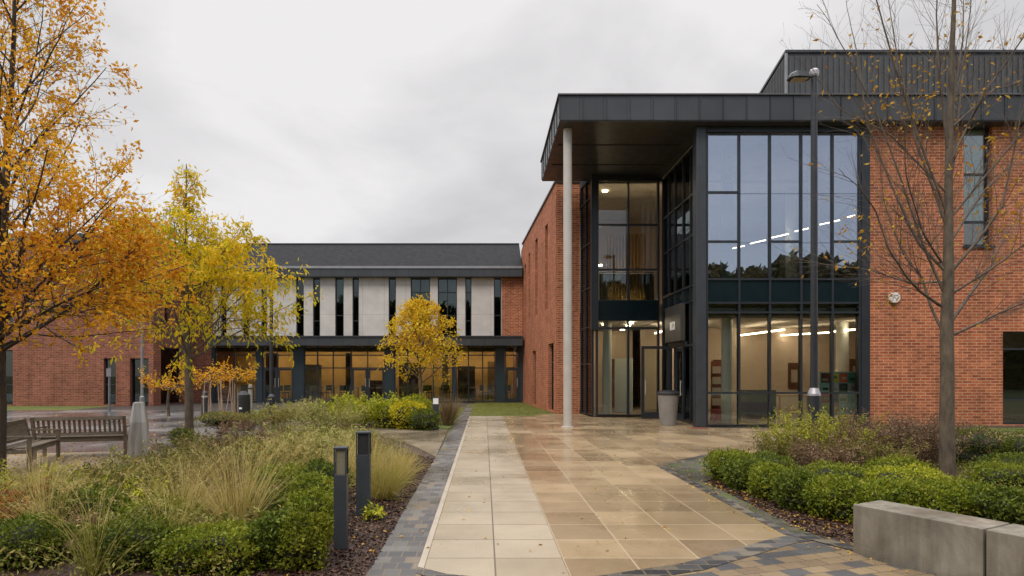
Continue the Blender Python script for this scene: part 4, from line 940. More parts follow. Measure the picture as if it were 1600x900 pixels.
def orange_tree():
    Y = 9.5; X = gx(-4, Y); r = np.random.default_rng(11)
    zs = np.linspace(-.05, 8.6, 16); P = np.stack([np.interp(zs, [0, 2, 5, 8.6], [0, .02, .15, .3]) + np.sin(zs * 2) * .02, np.sin(zs * 1.3) * .03, zs], 1)
    rd = np.interp(zs, [0, .25, 2, 5, 8.6], [.12, .085, .075, .05, .012])
    tab = [(1.6, .4), (2.0, 2.5), (2.7, 3.0), (3.6, 2.95), (4.1, 2.35), (4.7, 1.8), (5.3, 1.7), (7, 1.65), (8.5, .9), (9.2, .1)]
    lump = lambda a, z: .96 + .13 * math.sin(3 * a + z * 2.3) + .13 * math.sin(7 * a - z * 4)
    def inside(q):
        rr = math.hypot(q[0] - .1, q[1]); a = math.atan2(q[1], q[0]); return rr < prof(q[2], tab) * lump(a, q[2]) and q[2] > 1.75
    limbs = [((0, 0, 1.85 + .14 * k), (math.cos(-.9 + .18 * k * 2.6 % 1.9 - .2), math.sin(-.9 + 1.8 * ((k * 7) % 11) / 11), .42 + .05 * (k % 4)), 3.4, .032) for k in range(6)]
    for k in range(34):
        z = 1.9 + 6.2 * ((k + .5) / 34) ** 1.1; i = np.interp(z, zs, range(16)); b = P[int(i)]; a = k * 2.399 + r.uniform(-.3, .3)
        if k in (0, 3): a = 0.05
        Rr = prof(min(z + 1.0, 8.6), tab) + .5; limbs.append(((b[0], b[1], z), (math.cos(a), math.sin(a), (.35 if z < 3.2 else .55) + .12 * z), Rr * 1.2, .036 * (1 - z / 12)))
    cfg = [dict(n=9, wob=.07, up=.03, tip=.25, k=6, kids=11, t0=.12, ang=.8, ratio=.46, rr=.5, leaf=5),
           dict(n=6, wob=.10, up=.03, tip=.3, k=4, kids=8, t0=.1, ang=.8, ratio=.42, rr=.5, leaf=12),
           dict(n=4, wob=.14, up=.0, tip=.4, k=3, leaf=11)]
    tt, n = tree((X, Y, 0), 'tall orange leaved tree at the left edge behind the end-on bench', 5, M_barkd, L_orange, (P, rd), limbs, cfg, inside, 25500, .078, .046, .7, .35, .04, thin=lambda p: float(np.interp(p[2], [3.7, 4.8, 8], [1, .52, .40])) * (.35 if math.sin(3.1 * p[0] + 1.7 * p[2]) + math.sin(2.3 * p[1] + 2.9 * p[2] + 1) > .7 else 1))
    print('orange leaves', n)
orange_tree()
def yellow_tree():
    Y = 14.6; X = gx(294, Y); r = np.random.default_rng(21)
    zs = np.linspace(-.05, 6.6, 14); P = np.stack([np.sin(zs * 1.1) * .03 - zs * .008, np.cos(zs * 1.4) * .03, zs], 1)
    rd = np.interp(zs, [0, .3, 2, 4.5, 6.6], [.13, .10, .088, .035, .008])
    tab = [(1.2, .4), (1.5, 2.0), (2.2, 2.6), (3.2, 2.4), (4.0, 2.15), (4.5, 2.1), (4.9, 1.75), (5.2, 1.0), (5.5, .5), (6.2, .36), (6.9, .15)]
    lump = lambda a, z: .95 + .20 * math.sin(2.0 * a + z * 1.7 + 1) + .20 * math.sin(5 * a - z * 3.1) + .12 * math.sin(9 * a + z * 5)
    def inside(q):
        rr = math.hypot(q[0], q[1]); a = math.atan2(q[1], q[0]); return rr < prof(q[2], tab) * lump(a, q[2]) * (1.32 if q[0] < 0 else 1.0)
    limbs = []
    for k in range(30):
        z = 1.95 + 4.1 * ((k + .5) / 30) ** 1.7; i = np.interp(z, zs, range(14)); b = P[int(i)]; a = k * 2.399 + r.uniform(-.3, .3)
        L = max(.5, prof(min(z + .5, 6.6), tab) * 1.25) * (1 if z < 4.3 else .8); limbs.append(((b[0], b[1], z), (math.cos(a), math.sin(a), .25 + .30 * z if z < 4.6 else 1.3), L, .034 * (1 - z / 8)))
    for k in range(7):
        z = 5.0 + 1.45 * k / 7; a = k * 2.4; limbs.append(((-z * .008, 0, z), (math.cos(a), math.sin(a), 1.6), .62 - .3 * k / 12, .010))
    cfg = [dict(n=8, wob=.07, up=.02, tip=.25, k=6, kids=11, t0=.15, ang=.8, ratio=.55, rr=.5, leaf=4),
           dict(n=6, wob=.10, up=-.01, tip=.3, k=4, kids=8, t0=.15, ang=.75, ratio=.42, rr=.5, leaf=12),
           dict(n=4, wob=.14, up=-.05, tip=.4, k=3, leaf=12)]
    tt, n = tree((X, Y, 0), 'slender yellow green tree with drooping pointed leaves behind the planting bed', 6, M_bark, L_yellow, (P, rd), limbs, cfg, inside, 9500, .155, .046, .5, .75, .05, thin=lambda p: (.07 if p[2] > 5.15 else .3) if p[2] > 4.7 and math.hypot(p[0], p[1]) < .9 else (.25 if math.sin(2.6 * p[0] + 2.1 * p[2]) + math.sin(2.7 * p[1] + 2.3 * p[2] + 2) > .7 else 1.0))
    print('yellow leaves', n)
yellow_tree()
def gold_tree():
    Y = 20.2; X = gx(657, Y); r = np.random.default_rng(31)
    zs = np.linspace(0, 3.7, 10); P = np.stack([np.sin(zs * 2) * .03, np.cos(zs * 2) * .03, zs], 1); rd = np.interp(zs, [0, 1, 3.7], [.06, .048, .01])
    tab = [(1.15, .3), (1.45, 1.25), (2.0, 1.6), (2.6, 1.5), (3.2, 1.2), (3.7, .75), (4.1, .2)]
    def inside(q):
        a = math.atan2(q[1], q[0]); return math.hypot(q[0], q[1]) < prof(q[2], tab) * (1 + .1 * math.sin(5 * a + q[2] * 4) + .06 * math.sin(11 * a))
    limbs = []
    for k in range(26):
        z = 1.25 + 2.3 * ((k + .5) / 26); a = k * 2.399; limbs.append(((0, 0, z), (math.cos(a), math.sin(a), .45 + .2 * z), 1.75 * (1.1 - z * .15), .02))
    cfg = [dict(n=6, wob=.09, up=.02, tip=.3, k=5, kids=7, t0=.15, ang=.75, ratio=.5, rr=.5, leaf=8), dict(n=5, wob=.12, up=0, tip=.4, k=3, kids=4, t0=.2, ang=.8, ratio=.45, rr=.5, leaf=14), dict(n=3, wob=.1, up=0, tip=.5, k=3, leaf=6)]
    tree((X, Y, 0), 'small round golden tree standing among the shrubs before the far wing', 8, M_bark, L_gold, (P, rd), limbs, cfg, inside, 5200, .105, .055, .7, .4, .07)
gold_tree()
def low_orange(px, Y, rx, z0, z1, n, label, seed):
    X = gx(px, Y); r = np.random.default_rng(seed)
    zs = np.linspace(0, z0 + .15, 5); P = np.stack([np.sin(zs * 3 + seed) * .04, zs * 0, zs], 1)
    def inside(q): return ((q[0] / rx) ** 2 + (q[1] / rx) ** 2) < 1 and z0 - .1 < q[2] < z1
    limbs = [((P[-1][0], 0, z0 + .05), (math.cos(k * 2.4), math.sin(k * 2.4), .25 + .12 * (k % 5)), rx * 1.1, .018) for k in range(14)]
    cfg = [dict(n=6, wob=.1, up=.0, tip=.3, k=4, kids=6, t0=.2, ang=.6, ratio=.5, rr=.5, leaf=10), dict(n=4, wob=.14, up=0, tip=.4, k=3, leaf=12)]
    tree((X, Y, 0), label, seed, M_bark, L_orange, (P, np.linspace(.06, .045, 5)), limbs, cfg, inside, n, .12, .05, .7, .3, .05, 'low flat topped orange trees before the far wing')
low_orange(264, 23.4, 1.0, .95, 2.2, 560, 'low orange tree left of the yellow tree trunk', 41)
low_orange(318, 24.0, 1.0, 1.15, 2.5, 560, 'low orange tree just right of the yellow tree trunk', 42)
low_orange(366, 24.4, .9, 1.25, 2.35, 460, 'low orange tree above the pale canes near the black bin', 43)

# --- nearly bare tree, right -----------------------------------------------------------------
def bare_tree():
    Y = 8.74; X = gx(1481, Y); r = np.random.default_rng(9); sx_ = lambda px: gx(px, Y) - X
    tp = [(1481, 766), (1480, 640), (1478, 520), (1481, 400), (1482, 300), (1486, 180), (1489, 60), (1493, -80), (1500, -240)]
    P = np.array([(sx_(a), 0.02 * math.sin(b * .01), gz(b, Y)) for a, b in tp]); P[0][2] = -.03
    r0 = np.array([.104, .090, .084, .064, .053, .042, .032, .020, .006])
    t = thing('tree', (X, Y, 0), 0, 'nearly bare tree with a few yellow leaves rising from the right hedge bed', 'tree')
    zz = np.linspace(P[0][2], P[-1][2], 36); PP = np.stack([np.interp(zz, P[:, 2], P[:, 0]) + np.sin(zz * 5) * .004, np.interp(zz, P[:, 2], P[:, 1]), zz], 1)
    tb = Tubes(); tb.add(PP, np.interp(zz, P[:, 2], r0), 14); tb.build('trunk', M_bark, t)
    lim = [([(1487, 524), (1540, 495), (1600, 465), (1700, 410)], .025, -.5), ([(1472, 516), (1460, 480), (1450, 430), (1428, 400), (1408, 350), (1399, 290), (1392, 200)], .026, .5),
           ([(1470, 478), (1430, 457), (1400, 438), (1363, 393), (1335, 340), (1300, 310), (1262, 290)], .028, -.7), ([(1474, 455), (1440, 390), (1400, 290), (1360, 197), (1300, 95), (1250, 27)], .026, -.3),
           ([(1474, 420), (1443, 380), (1427, 330), (1415, 280), (1385, 180), (1372, 40), (1360, -60)], .03, .6), ([(1488, 500), (1530, 450), (1562, 418), (1600, 360), (1670, 250)], .03, .4),
           ([(1486, 460), (1530, 423), (1587, 367), (1660, 310)], .022, -.8), ([(1486, 425), (1517, 380), (1547, 323), (1562, 200), (1596, 40)], .03, -.4), ([(1478, 350), (1440, 220), (1425, 100), (1412, -60)], .028, .3),
           ([(1484, 300), (1510, 180), (1535, 60), (1560, -60)], .026, .5), ([(1478, 330), (1420, 210), (1370, 100), (1330, 0), (1300, -80)], .024, -.6), ([(1486, 250), (1530, 150), (1590, 60), (1650, -20)], .022, -.3),
           ([(1480, 230), (1462, 130), (1450, 20), (1445, -90)], .024, -.3), ([(1490, 160), (1510, 60), (1520, -60)], .02, .2), ([(1480, 400), (1500, 330), (1520, 240), (1540, 130), (1580, 0)], .024, .9),
           ([(1476, 440), (1440, 440), (1390, 415), (1330, 400), (1290, 385)], .018, .9), ([(1484, 380), (1545, 300), (1610, 240), (1690, 170)], .024, .5), ([(1471, 410), (1420, 375), (1370, 300), (1340, 220)], .02, -1.0),
           ([(1480, 480), (1500, 450), (1520, 400), (1530, 330)], .02, 1.0), ([(1478, 300), (1400, 200), (1330, 150), (1290, 60)], .02, .6), ([(1486, 200), (1570, 130), (1640, 110)], .018, .4), ([(1486, 340), (1560, 230), (1620, 140)], .02, -.6)]
    tb = Tubes(); S = []
    cfg = [dict(n=7, wob=.07, up=.03, tip=.25, k=4, kids=4, t0=.15, ang=.5, ratio=.45, rr=.55, leaf=3), dict(n=5, wob=.11, up=.02, tip=.35, k=3, leaf=5)]
    for pts, rad, dy in lim:
        A = np.array([(sx_(a), 0, gz(b, Y)) for a, b in pts]); n = len(A); tt_ = np.linspace(0, 1, n); A[:, 1] = dy * tt_ ** 1.1
        q = np.linspace(0, 1, n * 5); A = np.stack([np.interp(q, tt_, A[:, k]) for k in range(3)], 1) + np.cumsum(r.normal(size=(n * 5, 3)) * .007, 0) * q[:, None]
        rr = np.linspace(rad * .8, .003, len(A)); tb.add(A, rr, 7)
        for j in range(27):
            x = r.uniform(.12, 1) * (len(A) - 1.01); i = int(x); b = A[i] + (A[i + 1] - A[i]) * (x - i); ax = unit(A[i + 1] - A[i]); a = r.uniform(.35, .8)
            nd = ax * math.cos(a) + rand_perp(ax, r) * math.sin(a) + np.array([0, 0, .12])
            grow(r, tb, S, b, nd, r.uniform(.45, 1.15) * (1.15 - .45 * i / len(A)), max(.0032, rr[i] * .34), 0, cfg, lambda q: True)
    tb.build('limbs', M_barkt, t)
    # leaves survive in loose clusters only
    cen = np.array([(sx_(1400), .3, gz(110, Y)), (sx_(1435), .0, gz(155, Y)), (sx_(1400), .2, gz(130, Y)), (sx_(1310), -.2, gz(440, Y)), (sx_(1560), .2, gz(200, Y)), (sx_(1505), .1, gz(265, Y)), (sx_(1545), -.3, gz(350, Y)), (sx_(1430), .2, gz(480, Y)), (sx_(1345), 0, gz(380, Y)), (sx_(1580), .2, gz(300, Y))])
    Sp = np.array([s[0] for s in S]); dmin = np.min(np.linalg.norm(Sp[:, None] - cen[None], axis=2), 1)
    keep = r.uniform(size=len(S)) < (.03 + .30 * np.exp(-(dmin / .42) ** 2)); S2 = [s for s, k in zip(S, keep) if k]
    print('bare', len(S), len(S2))
    leaves('crown', [s[0] for s in S2], droop_dirs(S2, r, .4, .7), .075, .036, L_gold2, t)
L_gold2 = leafmat('late_yellow_leaf', [(0.0, (.40, .15, .015)), (.5, (.62, .34, .02)), (1.0, (.66, .46, .05))], .35)
bare_tree()
# ------------------------------------------------------------------ shrubs, hedges, grasses
L_box = leafmat('box_leaf', [(0, (.07, .10, .010)), (.4, (.19, .24, .018)), (.75, (.32, .33, .03)), (1, (.36, .26, .06))], .3, .35, 2.5, .5)
L_boxd = leafmat('dark_box_leaf', [(0, (.045, .072, .010)), (.5, (.13, .17, .018)), (1, (.26, .28, .03))], .25, .35, 2.5, .5)
L_lime = leafmat('lime_leaf', [(0, (.18, .22, .018)), (.5, (.42, .44, .03)), (1, (.60, .54, .05))], .3, .4, 2)
L_yel = leafmat('yellow_shrub_leaf', [(0, (.28, .30, .016)), (.5, (.66, .56, .018)), (1, (.78, .66, .03))], .3, .4, 2)
L_pale = leafmat('pale_green_leaf', [(0, (.15, .16, .035)), (.35, (.32, .32, .08)), (.7, (.50, .45, .16)), (1, (.56, .42, .22))], .35, .5, 1.5)
L_green = leafmat('mid_green_leaf', [(0, (.10, .10, .02)), (.45, (.23, .22, .045)), (.8, (.40, .32, .10)), (1, (.40, .20, .06))], .35, .45, 1.5)
L_brown = leafmat('withered_leaf', [(0, (.09, .05, .03)), (.5, (.26, .165, .095)), (.85, (.42, .30, .18)), (1, (.34, .32, .07))], .25, .7, 1.5)
L_rust = leafmat('rust_leaf', [(0, (.14, .03, .015)), (.5, (.28, .10, .02)), (1, (.45, .28, .04))], .3, .6, 2)
L_straw = leafmat('straw_blade', [(0, (.28, .24, .05)), (.4, (.52, .42, .14)), (.8, (.70, .56, .24)), (1, (.42, .44, .09))], .35, .6, 1)
L_grass = leafmat('green_blade', [(0, (.13, .15, .02)), (.5, (.30, .30, .055)), (1, (.48, .42, .13))], .35, .5, 1)
L_brg = leafmat('brown_blade', [(0, (.14, .09, .04)), (.6, (.26, .18, .09)), (1, (.34, .26, .12))], .25, .6, 1)

def lumpy(r, nf=5):
    k = r.normal(size=(nf, 3)) * 2.6; ph = r.uniform(0, 6.28, nf)
    return lambda U: 1 + .17 * np.mean(np.sin(U @ k.T + ph), 1) * 2.0
def bush(loc, rx, ry, h, n, mat, label, ln=.036, wd=.021, name='box_shrub', cat='shrub', seed=0, group=None, boxy=3.0, rz=0, core=True):
    """clipped or rounded shrub: shell of many small leaves around a solid dark core"""
    r = np.random.default_rng(1000 + seed); t = thing(name, loc, rz, label, cat, group)
    U = unit(r.normal(size=(n, 3))); U[:, 2] = np.where((U[:, 2] < 0) & (r.uniform(size=n) < .5), -U[:, 2], U[:, 2])
    e = 1.0 / np.maximum((np.abs(U) ** boxy).sum(1) ** (1 / boxy), 1e-6); f = lumpy(r)
    rad = e * f(U * 2) * (1 - .22 * r.uniform(size=n) ** 1.5)
    P = U * rad[:, None] * np.array([rx, ry, h * .56]) ; P[:, 2] += h * .44; P[:, 2] = np.maximum(P[:, 2], .01)
    P += r.normal(size=P.shape) * .008
    D = unit(U * .8 + r.normal(size=P.shape) * .7 + np.array([0, 0, .45]))
    leaves('foliage', P, D, ln, wd, mat, t, up=U)
    # stray shoots
    k = max(5, n // 220); idx = r.choice(n, k); tb = Tubes(); SP = []; SD = []
    for i in idx:
        a = P[i]; d = unit(U[i] * .5 + np.array([0, 0, .9]) + r.normal(size=3) * .2); L = r.uniform(.5, 1.3) * h * .22
        tb.add([a - d * L * .5, a, a + d * L], [.003, .002, .001], 3)
        for q in np.linspace(.2, 1, 7): SP.append(a + d * L * q); SD.append(d * .7 + r.normal(size=3) * .6)
    tb.build('shoots', M_twig, t, kind='stuff'); leaves('shoot_leaves', SP, SD, ln * 1.05, wd, mat, t)
    if core:  # added dark filler, stands in for the shaded inside of the shrub
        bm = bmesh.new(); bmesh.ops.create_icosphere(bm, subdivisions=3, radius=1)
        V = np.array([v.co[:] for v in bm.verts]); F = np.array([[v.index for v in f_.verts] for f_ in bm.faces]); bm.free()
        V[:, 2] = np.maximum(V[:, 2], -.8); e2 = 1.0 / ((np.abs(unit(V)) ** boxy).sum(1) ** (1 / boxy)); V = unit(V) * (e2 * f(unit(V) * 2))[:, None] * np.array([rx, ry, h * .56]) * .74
        V[:, 2] += h * .42; V[:, 2] = np.maximum(V[:, 2], -.01); npmesh('dark_core', V, F, M_core, t)
    return t
def stem_plant(loc, rad, h, ns, nl, mat, label, ln=.06, wd=.02, name='leafy_shrub', cat='shrub', seed=0, spread=.6, stemm=None, curl=.5, group=None, t0=.15, tr=.004, rz=0, lean=(0, 0), sub=0, jit=.012):
    """many arching stems from a loose base, leaves set along each"""
    r = np.random.default_rng(2000 + seed); t = thing(name, loc, rz, label, cat, group); tb = Tubes(); SP = []; SD = []
    for i in range(ns):
        a = r.uniform(0, 2 * PI); b = rad * .75 * math.sqrt(r.uniform()); p = np.array([b * math.cos(a), b * math.sin(a), 0.0]); H = h * r.uniform(.62, 1.08)
        d = unit(np.array([math.cos(a) * spread * b / rad + lean[0], math.sin(a) * spread * b / rad + lean[1], 1.0]) + r.normal(size=3) * .12); P = [p]
        for k in range(7): d = unit(d + r.normal(size=3) * .10 + np.array([math.cos(a), math.sin(a), -.3]) * .05 * curl * k); P.append(P[-1] + d * H / 7)
        P = np.array(P); tb.add(P, np.linspace(tr, tr * .3, 8), 3)
        lines = [P]
        for q in range(sub):
            j = r.integers(2, 7); dd = unit(unit(P[j] - P[j - 1]) + r.normal(size=3) * .45); Q = P[j] + dd * np.linspace(0, H * .25, 4)[:, None]; tb.add(Q, np.linspace(tr * .5, tr * .2, 4), 3); lines.append(Q)
        for Q in lines:
            m = int(nl * (1 if Q is P else .4))
            for x in r.uniform(t0 if Q is P else .1, 1, m) * (len(Q) - 1.01):
                k = int(x); ax = unit(Q[k + 1] - Q[k]); SP.append(Q[k] + (Q[k + 1] - Q[k]) * (x - k)); SD.append(ax * .6 + rand_perp(ax, r) * .8 - np.array([0, 0, .25 * curl]))
    tb.build('stems', stemm or M_twig, t); 
    if SP: leaves('foliage', np.array(SP) + r.normal(size=(len(SP), 3)) * jit, SD, ln, wd, mat, t, up=np.array([[0, 0, 1.0]]))
    return t
def tuft(loc, rad, h, n, mat, label, wd=.005, bend=.9, seed=0, heads=0, hm=None, name='ornamental_grass', spread=.55, group=None, lean=(0, 0)):
    r = np.random.default_rng(3000 + seed); t = thing(name, loc, 0, label, 'grass clump', group)
    a = r.uniform(0, 2 * PI, n); b = rad * .35 * np.sqrt(r.uniform(size=n)); base = np.stack([b * np.cos(a), b * np.sin(a), 0 * a], 1)
    s = r.uniform(.05, 1, n) * spread; a2 = a + r.normal(size=n) * .4
    D = np.stack([np.cos(a2) * s + lean[0], np.sin(a2) * s + lean[1], np.ones(n)], 1); L = h * r.uniform(.35, 1.15, n); D[::9, 2] *= .25; D += r.normal(size=(n, 3)) * .10
    blades('blades', base, D, L, wd, np.abs(r.normal(size=n) * .35 + .5) * bend * s / spread * 1.2, mat, t)
    if heads:
        SP = []; SD = []; tb = Tubes()
        for i in range(heads):
            aa = r.uniform(0, 2 * PI); d = unit(np.array([math.cos(aa) * spread * .8 * r.uniform(.1, 1) + lean[0], math.sin(aa) * spread * .8 * r.uniform(.1, 1) + lean[1], 1])); P = [np.array([0, 0, 0.])]
            for k in range(8): d = unit(d + np.array([math.cos(aa), math.sin(aa), -.35]) * .035 * k * bend); P.append(P[-1] + d * h * 1.15 / 8)
            P = np.array(P); tb.add(P, np.linspace(.0028, .0012, 9), 3)
            for x in r.uniform(5.6, 7.95, 26): k = int(x); SP.append(P[k] + (P[k + 1] - P[k]) * (x - k) + r.normal(size=3) * .012); SD.append(unit(P[k + 1] - P[k]) + r.normal(size=3) * .45)
        tb.build('flower_stalks', hm or mat, t); leaves('seed_heads', SP, SD, .024, .006, hm or mat, t)
    return t
at = lambda px, Y, z=0: (gx(px, Y), Y, z)

# front left box shrubs
L_limed = leafmat('olive_lime_leaf', [(0, (.10, .13, .012)), (.5, (.22, .24, .020)), (1, (.36, .34, .03))], .3, .5, 3)
gb = 'box shrubs in the left bed'
bush(at(474, 5.18), .20, .20, .42, 3800, L_limed, 'yellow green box shrub at the bottom edge beside the bark mulch', seed=1, group=gb)
bush(at(432, 5.22), .19, .22, .42, 3600, L_boxd, 'dark blue green box shrub directly left of the yellow green one', seed=2, group=gb, ln=.034)
bush(at(340, 5.15), .42, .28, .32, 5200, L_box, 'wide low bright box shrub at the bottom edge under the tall straw grass', seed=3, group=gb, ln=.032)
bush(at(486, 6.05), .22, .28, .44, 4000, L_box, 'box shrub just left of the nearest bollard foot', seed=4, group=gb)
bush(at(489, 6.85), .27, .3, .47, 4000, L_box, 'box shrub level with the nearest bollard head', seed=5, group=gb)
bush(at(505, 7.7), .27, .3, .50, 3600, L_boxd, 'dark box shrub behind the nearest bollard', seed=6, group=gb)
bush(at(435, 7.6), .32, .3, .46, 3600, L_box, 'box shrub farthest left of the bollards, below the pale arching plants', seed=7, group=gb)
bush(at(415, 6.5), .24, .24, .36, 2800, L_boxd, 'small dark box shrub in the gap right of the tall straw grass', seed=8, group=gb)
bush(at(215, 5.25), .40, .26, .36, 4800, L_boxd, 'dark box shrub at the bottom edge behind the thin green grass stems', seed=9, group=gb, ln=.03)
bush(at(140, 6.3), .36, .26, .42, 4000, L_boxd, 'dark green box shrub in the lower left above the thin grass stems', seed=10, group=gb, ln=.032)
bush(at(40, 5.3), .32, .3, .36, 3600, L_boxd, 'dark box shrub in the bottom left corner', seed=11, group=gb, ln=.034)
bush(at(250, 6.2), .34, .24, .34, 3400, L_box, 'low bright box shrub between the two lower left grasses', seed=12, group=gb, ln=.032)
# grasses
L_olive = leafmat('olive_blade', [(0, (.22, .20, .04)), (.5, (.42, .36, .09)), (1, (.56, .44, .18))], .35, .6, 1)
gg = 'ornamental grasses in the left bed'
tuft(at(372, 6.2), .34, .92, 620, L_straw, 'tall upright straw grass fanning out behind the wide low box shrub', seed=1, heads=26, spread=.55, group=gg, bend=.7, wd=.0045)
tuft(at(285, 6.35), .34, .76, 420, L_straw, 'straw grass left of and lower than the tall upright one', seed=2, heads=26, spread=.62, group=gg, wd=.0045)
tuft(at(150, 5.0), .3, .74, 110, L_grass, 'thin sparse green grass with tan nodding heads at the bottom left', seed=3, heads=22, hm=L_straw, spread=.75, bend=.8, group=gg, wd=.006)
tuft(at(600, 8.0), .34, .70, 700, L_olive, 'olive arching grass right behind the blank bollard', seed=4, spread=.7, bend=1.1, group=gg, heads=6, hm=L_straw)
tuft(at(622, 9.1), .3, .60, 600, L_straw, 'straw grass nearest the setts edge by the crossing path', seed=5, spread=.7, bend=1.1, group=gg)
tuft(at(578, 9.6), .34, .72, 600, L_straw, 'straw grass behind the olive grass, level with the bollard tops', seed=6, spread=.65, bend=1.0, group=gg, heads=8)
tuft(at(535, 8.9), .3, .70, 500, L_straw, 'straw grass between the two near bollards', seed=7, spread=.65, bend=1.0, group=gg, heads=6)
tuft(at(262, 5.45), .3, .66, 260, L_olive, 'olive grass tuft at the bottom edge between two box shrubs', seed=14, heads=14, hm=L_straw, spread=.6, group=gg)
tuft(at(75, 6.0), .3, .70, 300, L_straw, 'straw grass in the lower left corner behind the corner box shrub', seed=15, heads=18, spread=.65, group=gg)
tuft(at(455, 9.4), .3, .78, 420, L_straw, 'straw grass in the middle of the bed below the far lamp', seed=16, heads=12, spread=.6, group=gg)
tuft(at(60, 6.9), .3, .78, 500, L_straw, 'tan plumed grass in front of the end-on bench', seed=8, spread=.7, bend=1.2, group=gg, heads=20)
tuft(at(330, 7.6), .34, .74, 450, L_brg, 'brown grass behind the tall straw grass', seed=9, spread=.6, bend=.9, group=gg, heads=10)
tuft(at(630, 10.6), .25, .40, 350, L_straw, 'low straw grass at the corner of the crossing path', seed=10, spread=.7, bend=1.0, group=gg)
tuft(at(700, 19.4), .38, .98, 800, L_brg, 'upright brown grass beside the far white headed bollard', seed=11, spread=.35, bend=.8, wd=.012)
# leafy perennials
gp = 'leafy perennials in the left bed'
for i, (px, Y, rad, h, ns, nl, mt, ln, lab) in enumerate([
    (490, 10.6, .55, .78, 60, 34, L_pale, .075, 'pale cream green drooping plant behind the bollards, nearest the path'),
    (425, 10.2, .60, .78, 60, 34, L_pale, .075, 'pale drooping plant in the middle of the bed, below the far lamp'),
    (530, 12.4, .55, .62, 50, 30, L_pale, .08, 'pale arching plant at the path side of the bed, farthest right'),
    (455, 13.2, .6, .72, 54, 28, L_pale, .08, 'pale arching plant at the back of the bed below the far lamp'),
    (375, 10.9, .5, .88, 50, 24, L_brown, .06, 'brown seeding perennial at the back of the bed below the plaza canes'),
    (345, 9.3, .5, .75, 48, 28, L_green, .06, 'green perennial with brown tips right of the yellow tree trunk'),
    (395, 8.8, .5, .72, 46, 28, L_green, .055, 'green perennial in the middle of the bed above the straw grass'),
    (285, 8.6, .5, .70, 46, 28, L_green, .06, 'green perennial between the steel pillar and the straw grasses'),
    (235, 9.0, .45, .62, 44, 30, L_pale, .06, 'pale perennial directly in front of the steel pillar'),
    (230, 7.5, .45, .66, 50, 34, L_green, .065, 'broad leaved green plant left of the straw grasses'),
    (170, 8.0, .5, .58, 46, 30, L_green, .06, 'green plant in front of the wooden bench seen from behind'),
    (110, 7.5, .45, .60, 44, 28, L_pale, .055, 'tan and green plant in front of the gap between the benches'),
    (40, 7.6, .5, .56, 50, 30, L_lime, .06, 'lime green plant at the left edge below the end-on bench'),
    (15, 6.4, .40, .55, 44, 28, L_rust, .06, 'rust and yellow plant at the left edge, lower than the lime one'),
    (95, 6.6, .35, .55, 36, 28, L_green, .055, 'green plant between the rust plant and the dark box shrub'),
    (295, 10.8, .45, .62, 40, 26, L_green, .06, 'green plant at the foot of the yellow tree'),
    (330, 12.4, .5, .66, 44, 26, L_pale, .065, 'pale plant at the back of the bed right of the yellow trunk'),
    (400, 12.0, .5, .80, 44, 24, L_brown, .06, 'brown perennial at the back of the bed, second from the yellow trunk'),
    (548, 14.0, .45, .50, 40, 28, L_pale, .08, 'pale green shrub at the far corner of the bed by the crossing path')]):
    stem_plant(at(px, Y), rad, h, int(ns * .9), int(nl * .8), mt, lab, ln=ln * 1.45, wd=ln * .45, seed=i, spread=.8, curl=.9, group=gp, name='perennial_plant', cat='plant')
for i, (px, Y, h, mt, lab) in enumerate([
    (330, 5.75, .46, L_green, 'low green plant growing through the base of the tall straw grass'), (240, 5.75, .48, L_pale, 'pale plant tangled into the straw grass, lower left'),
    (420, 5.8, .42, L_green, 'green plant between the tall straw grass and the dark box shrub'), (180, 6.9, .52, L_lime, 'lime plant above the dark green box shrub, lower left'),
    (450, 8.6, .60, L_green, 'green plant left of the bollards above the box shrubs'), (520, 9.9, .62, L_pale, 'pale plant showing between the two near bollards'),
    (560, 11.4, .5, L_green, 'green plant right of the blank bollard top'), (90, 5.6, .40, L_brown, 'brown withered plant at the lower left'),
    (365, 7.4, .62, L_brown, 'brown plant right behind the tall straw grass'), (300, 7.2, .6, L_green, 'green plant right behind the lower straw grass'),
    (590, 6.9, .16, L_lime, 'tiny lime seedling in the bark mulch beside the blank bollard')]):
    stem_plant(at(px, Y), .32 if h > .2 else .1, h, 34 if h > .2 else 7, 24, mt, lab, ln=.075, wd=.026, seed=120 + i, spread=.9, curl=.9, group=gp, name='perennial_plant', cat='plant')
# mid-distance shrubs around the golden tree
gm = 'shrubs around the golden tree'
stem_plant(at(568, 19.2), .95, 1.12, 150, 40, L_lime, 'large bright green loose shrub left of the golden tree', ln=.12, wd=.045, seed=31, group=gm, spread=.75, curl=.8)
stem_plant(at(522, 15.6), .55, .95, 60, 36, L_pale, 'pale green loose shrub in front of the large bright green one', ln=.10, wd=.03, seed=32, group=gm)
bush(at(612, 18.6), .55, .5, .72, 2200, L_lime, 'lime shrub between the large bright green one and the yellow one', ln=.07, wd=.035, seed=33, boxy=2.2, group=gm)
bush(at(638, 18.2), .5, .45, .80, 2200, L_yel, 'bright yellow rounded shrub below the golden tree', ln=.07, wd=.035, seed=34, boxy=2.2, group=gm)
bush(at(662, 17.8), .45, .42, .58, 2400, L_boxd, 'dark green clipped shrub left of the far white headed bollard', ln=.05, wd=.025, seed=35, boxy=2.6, group=gm)
bush(at(650, 19.6), .6, .5, .95, 2200, L_lime, 'lime shrub at the foot of the golden tree trunk', ln=.07, wd=.035, seed=36, boxy=2.2, group=gm)
stem_plant(at(462, 20.5), 1.0, .85, 90, 24, L_pale, 'low pale green shrub right of the far lamp', ln=.10, wd=.035, seed=37, group=gm)
stem_plant(at(415, 18.5), .8, .6, 70, 24, L_green, 'low green shrub at the foot of the far lamp', ln=.09, wd=.03, seed=38, group=gm)
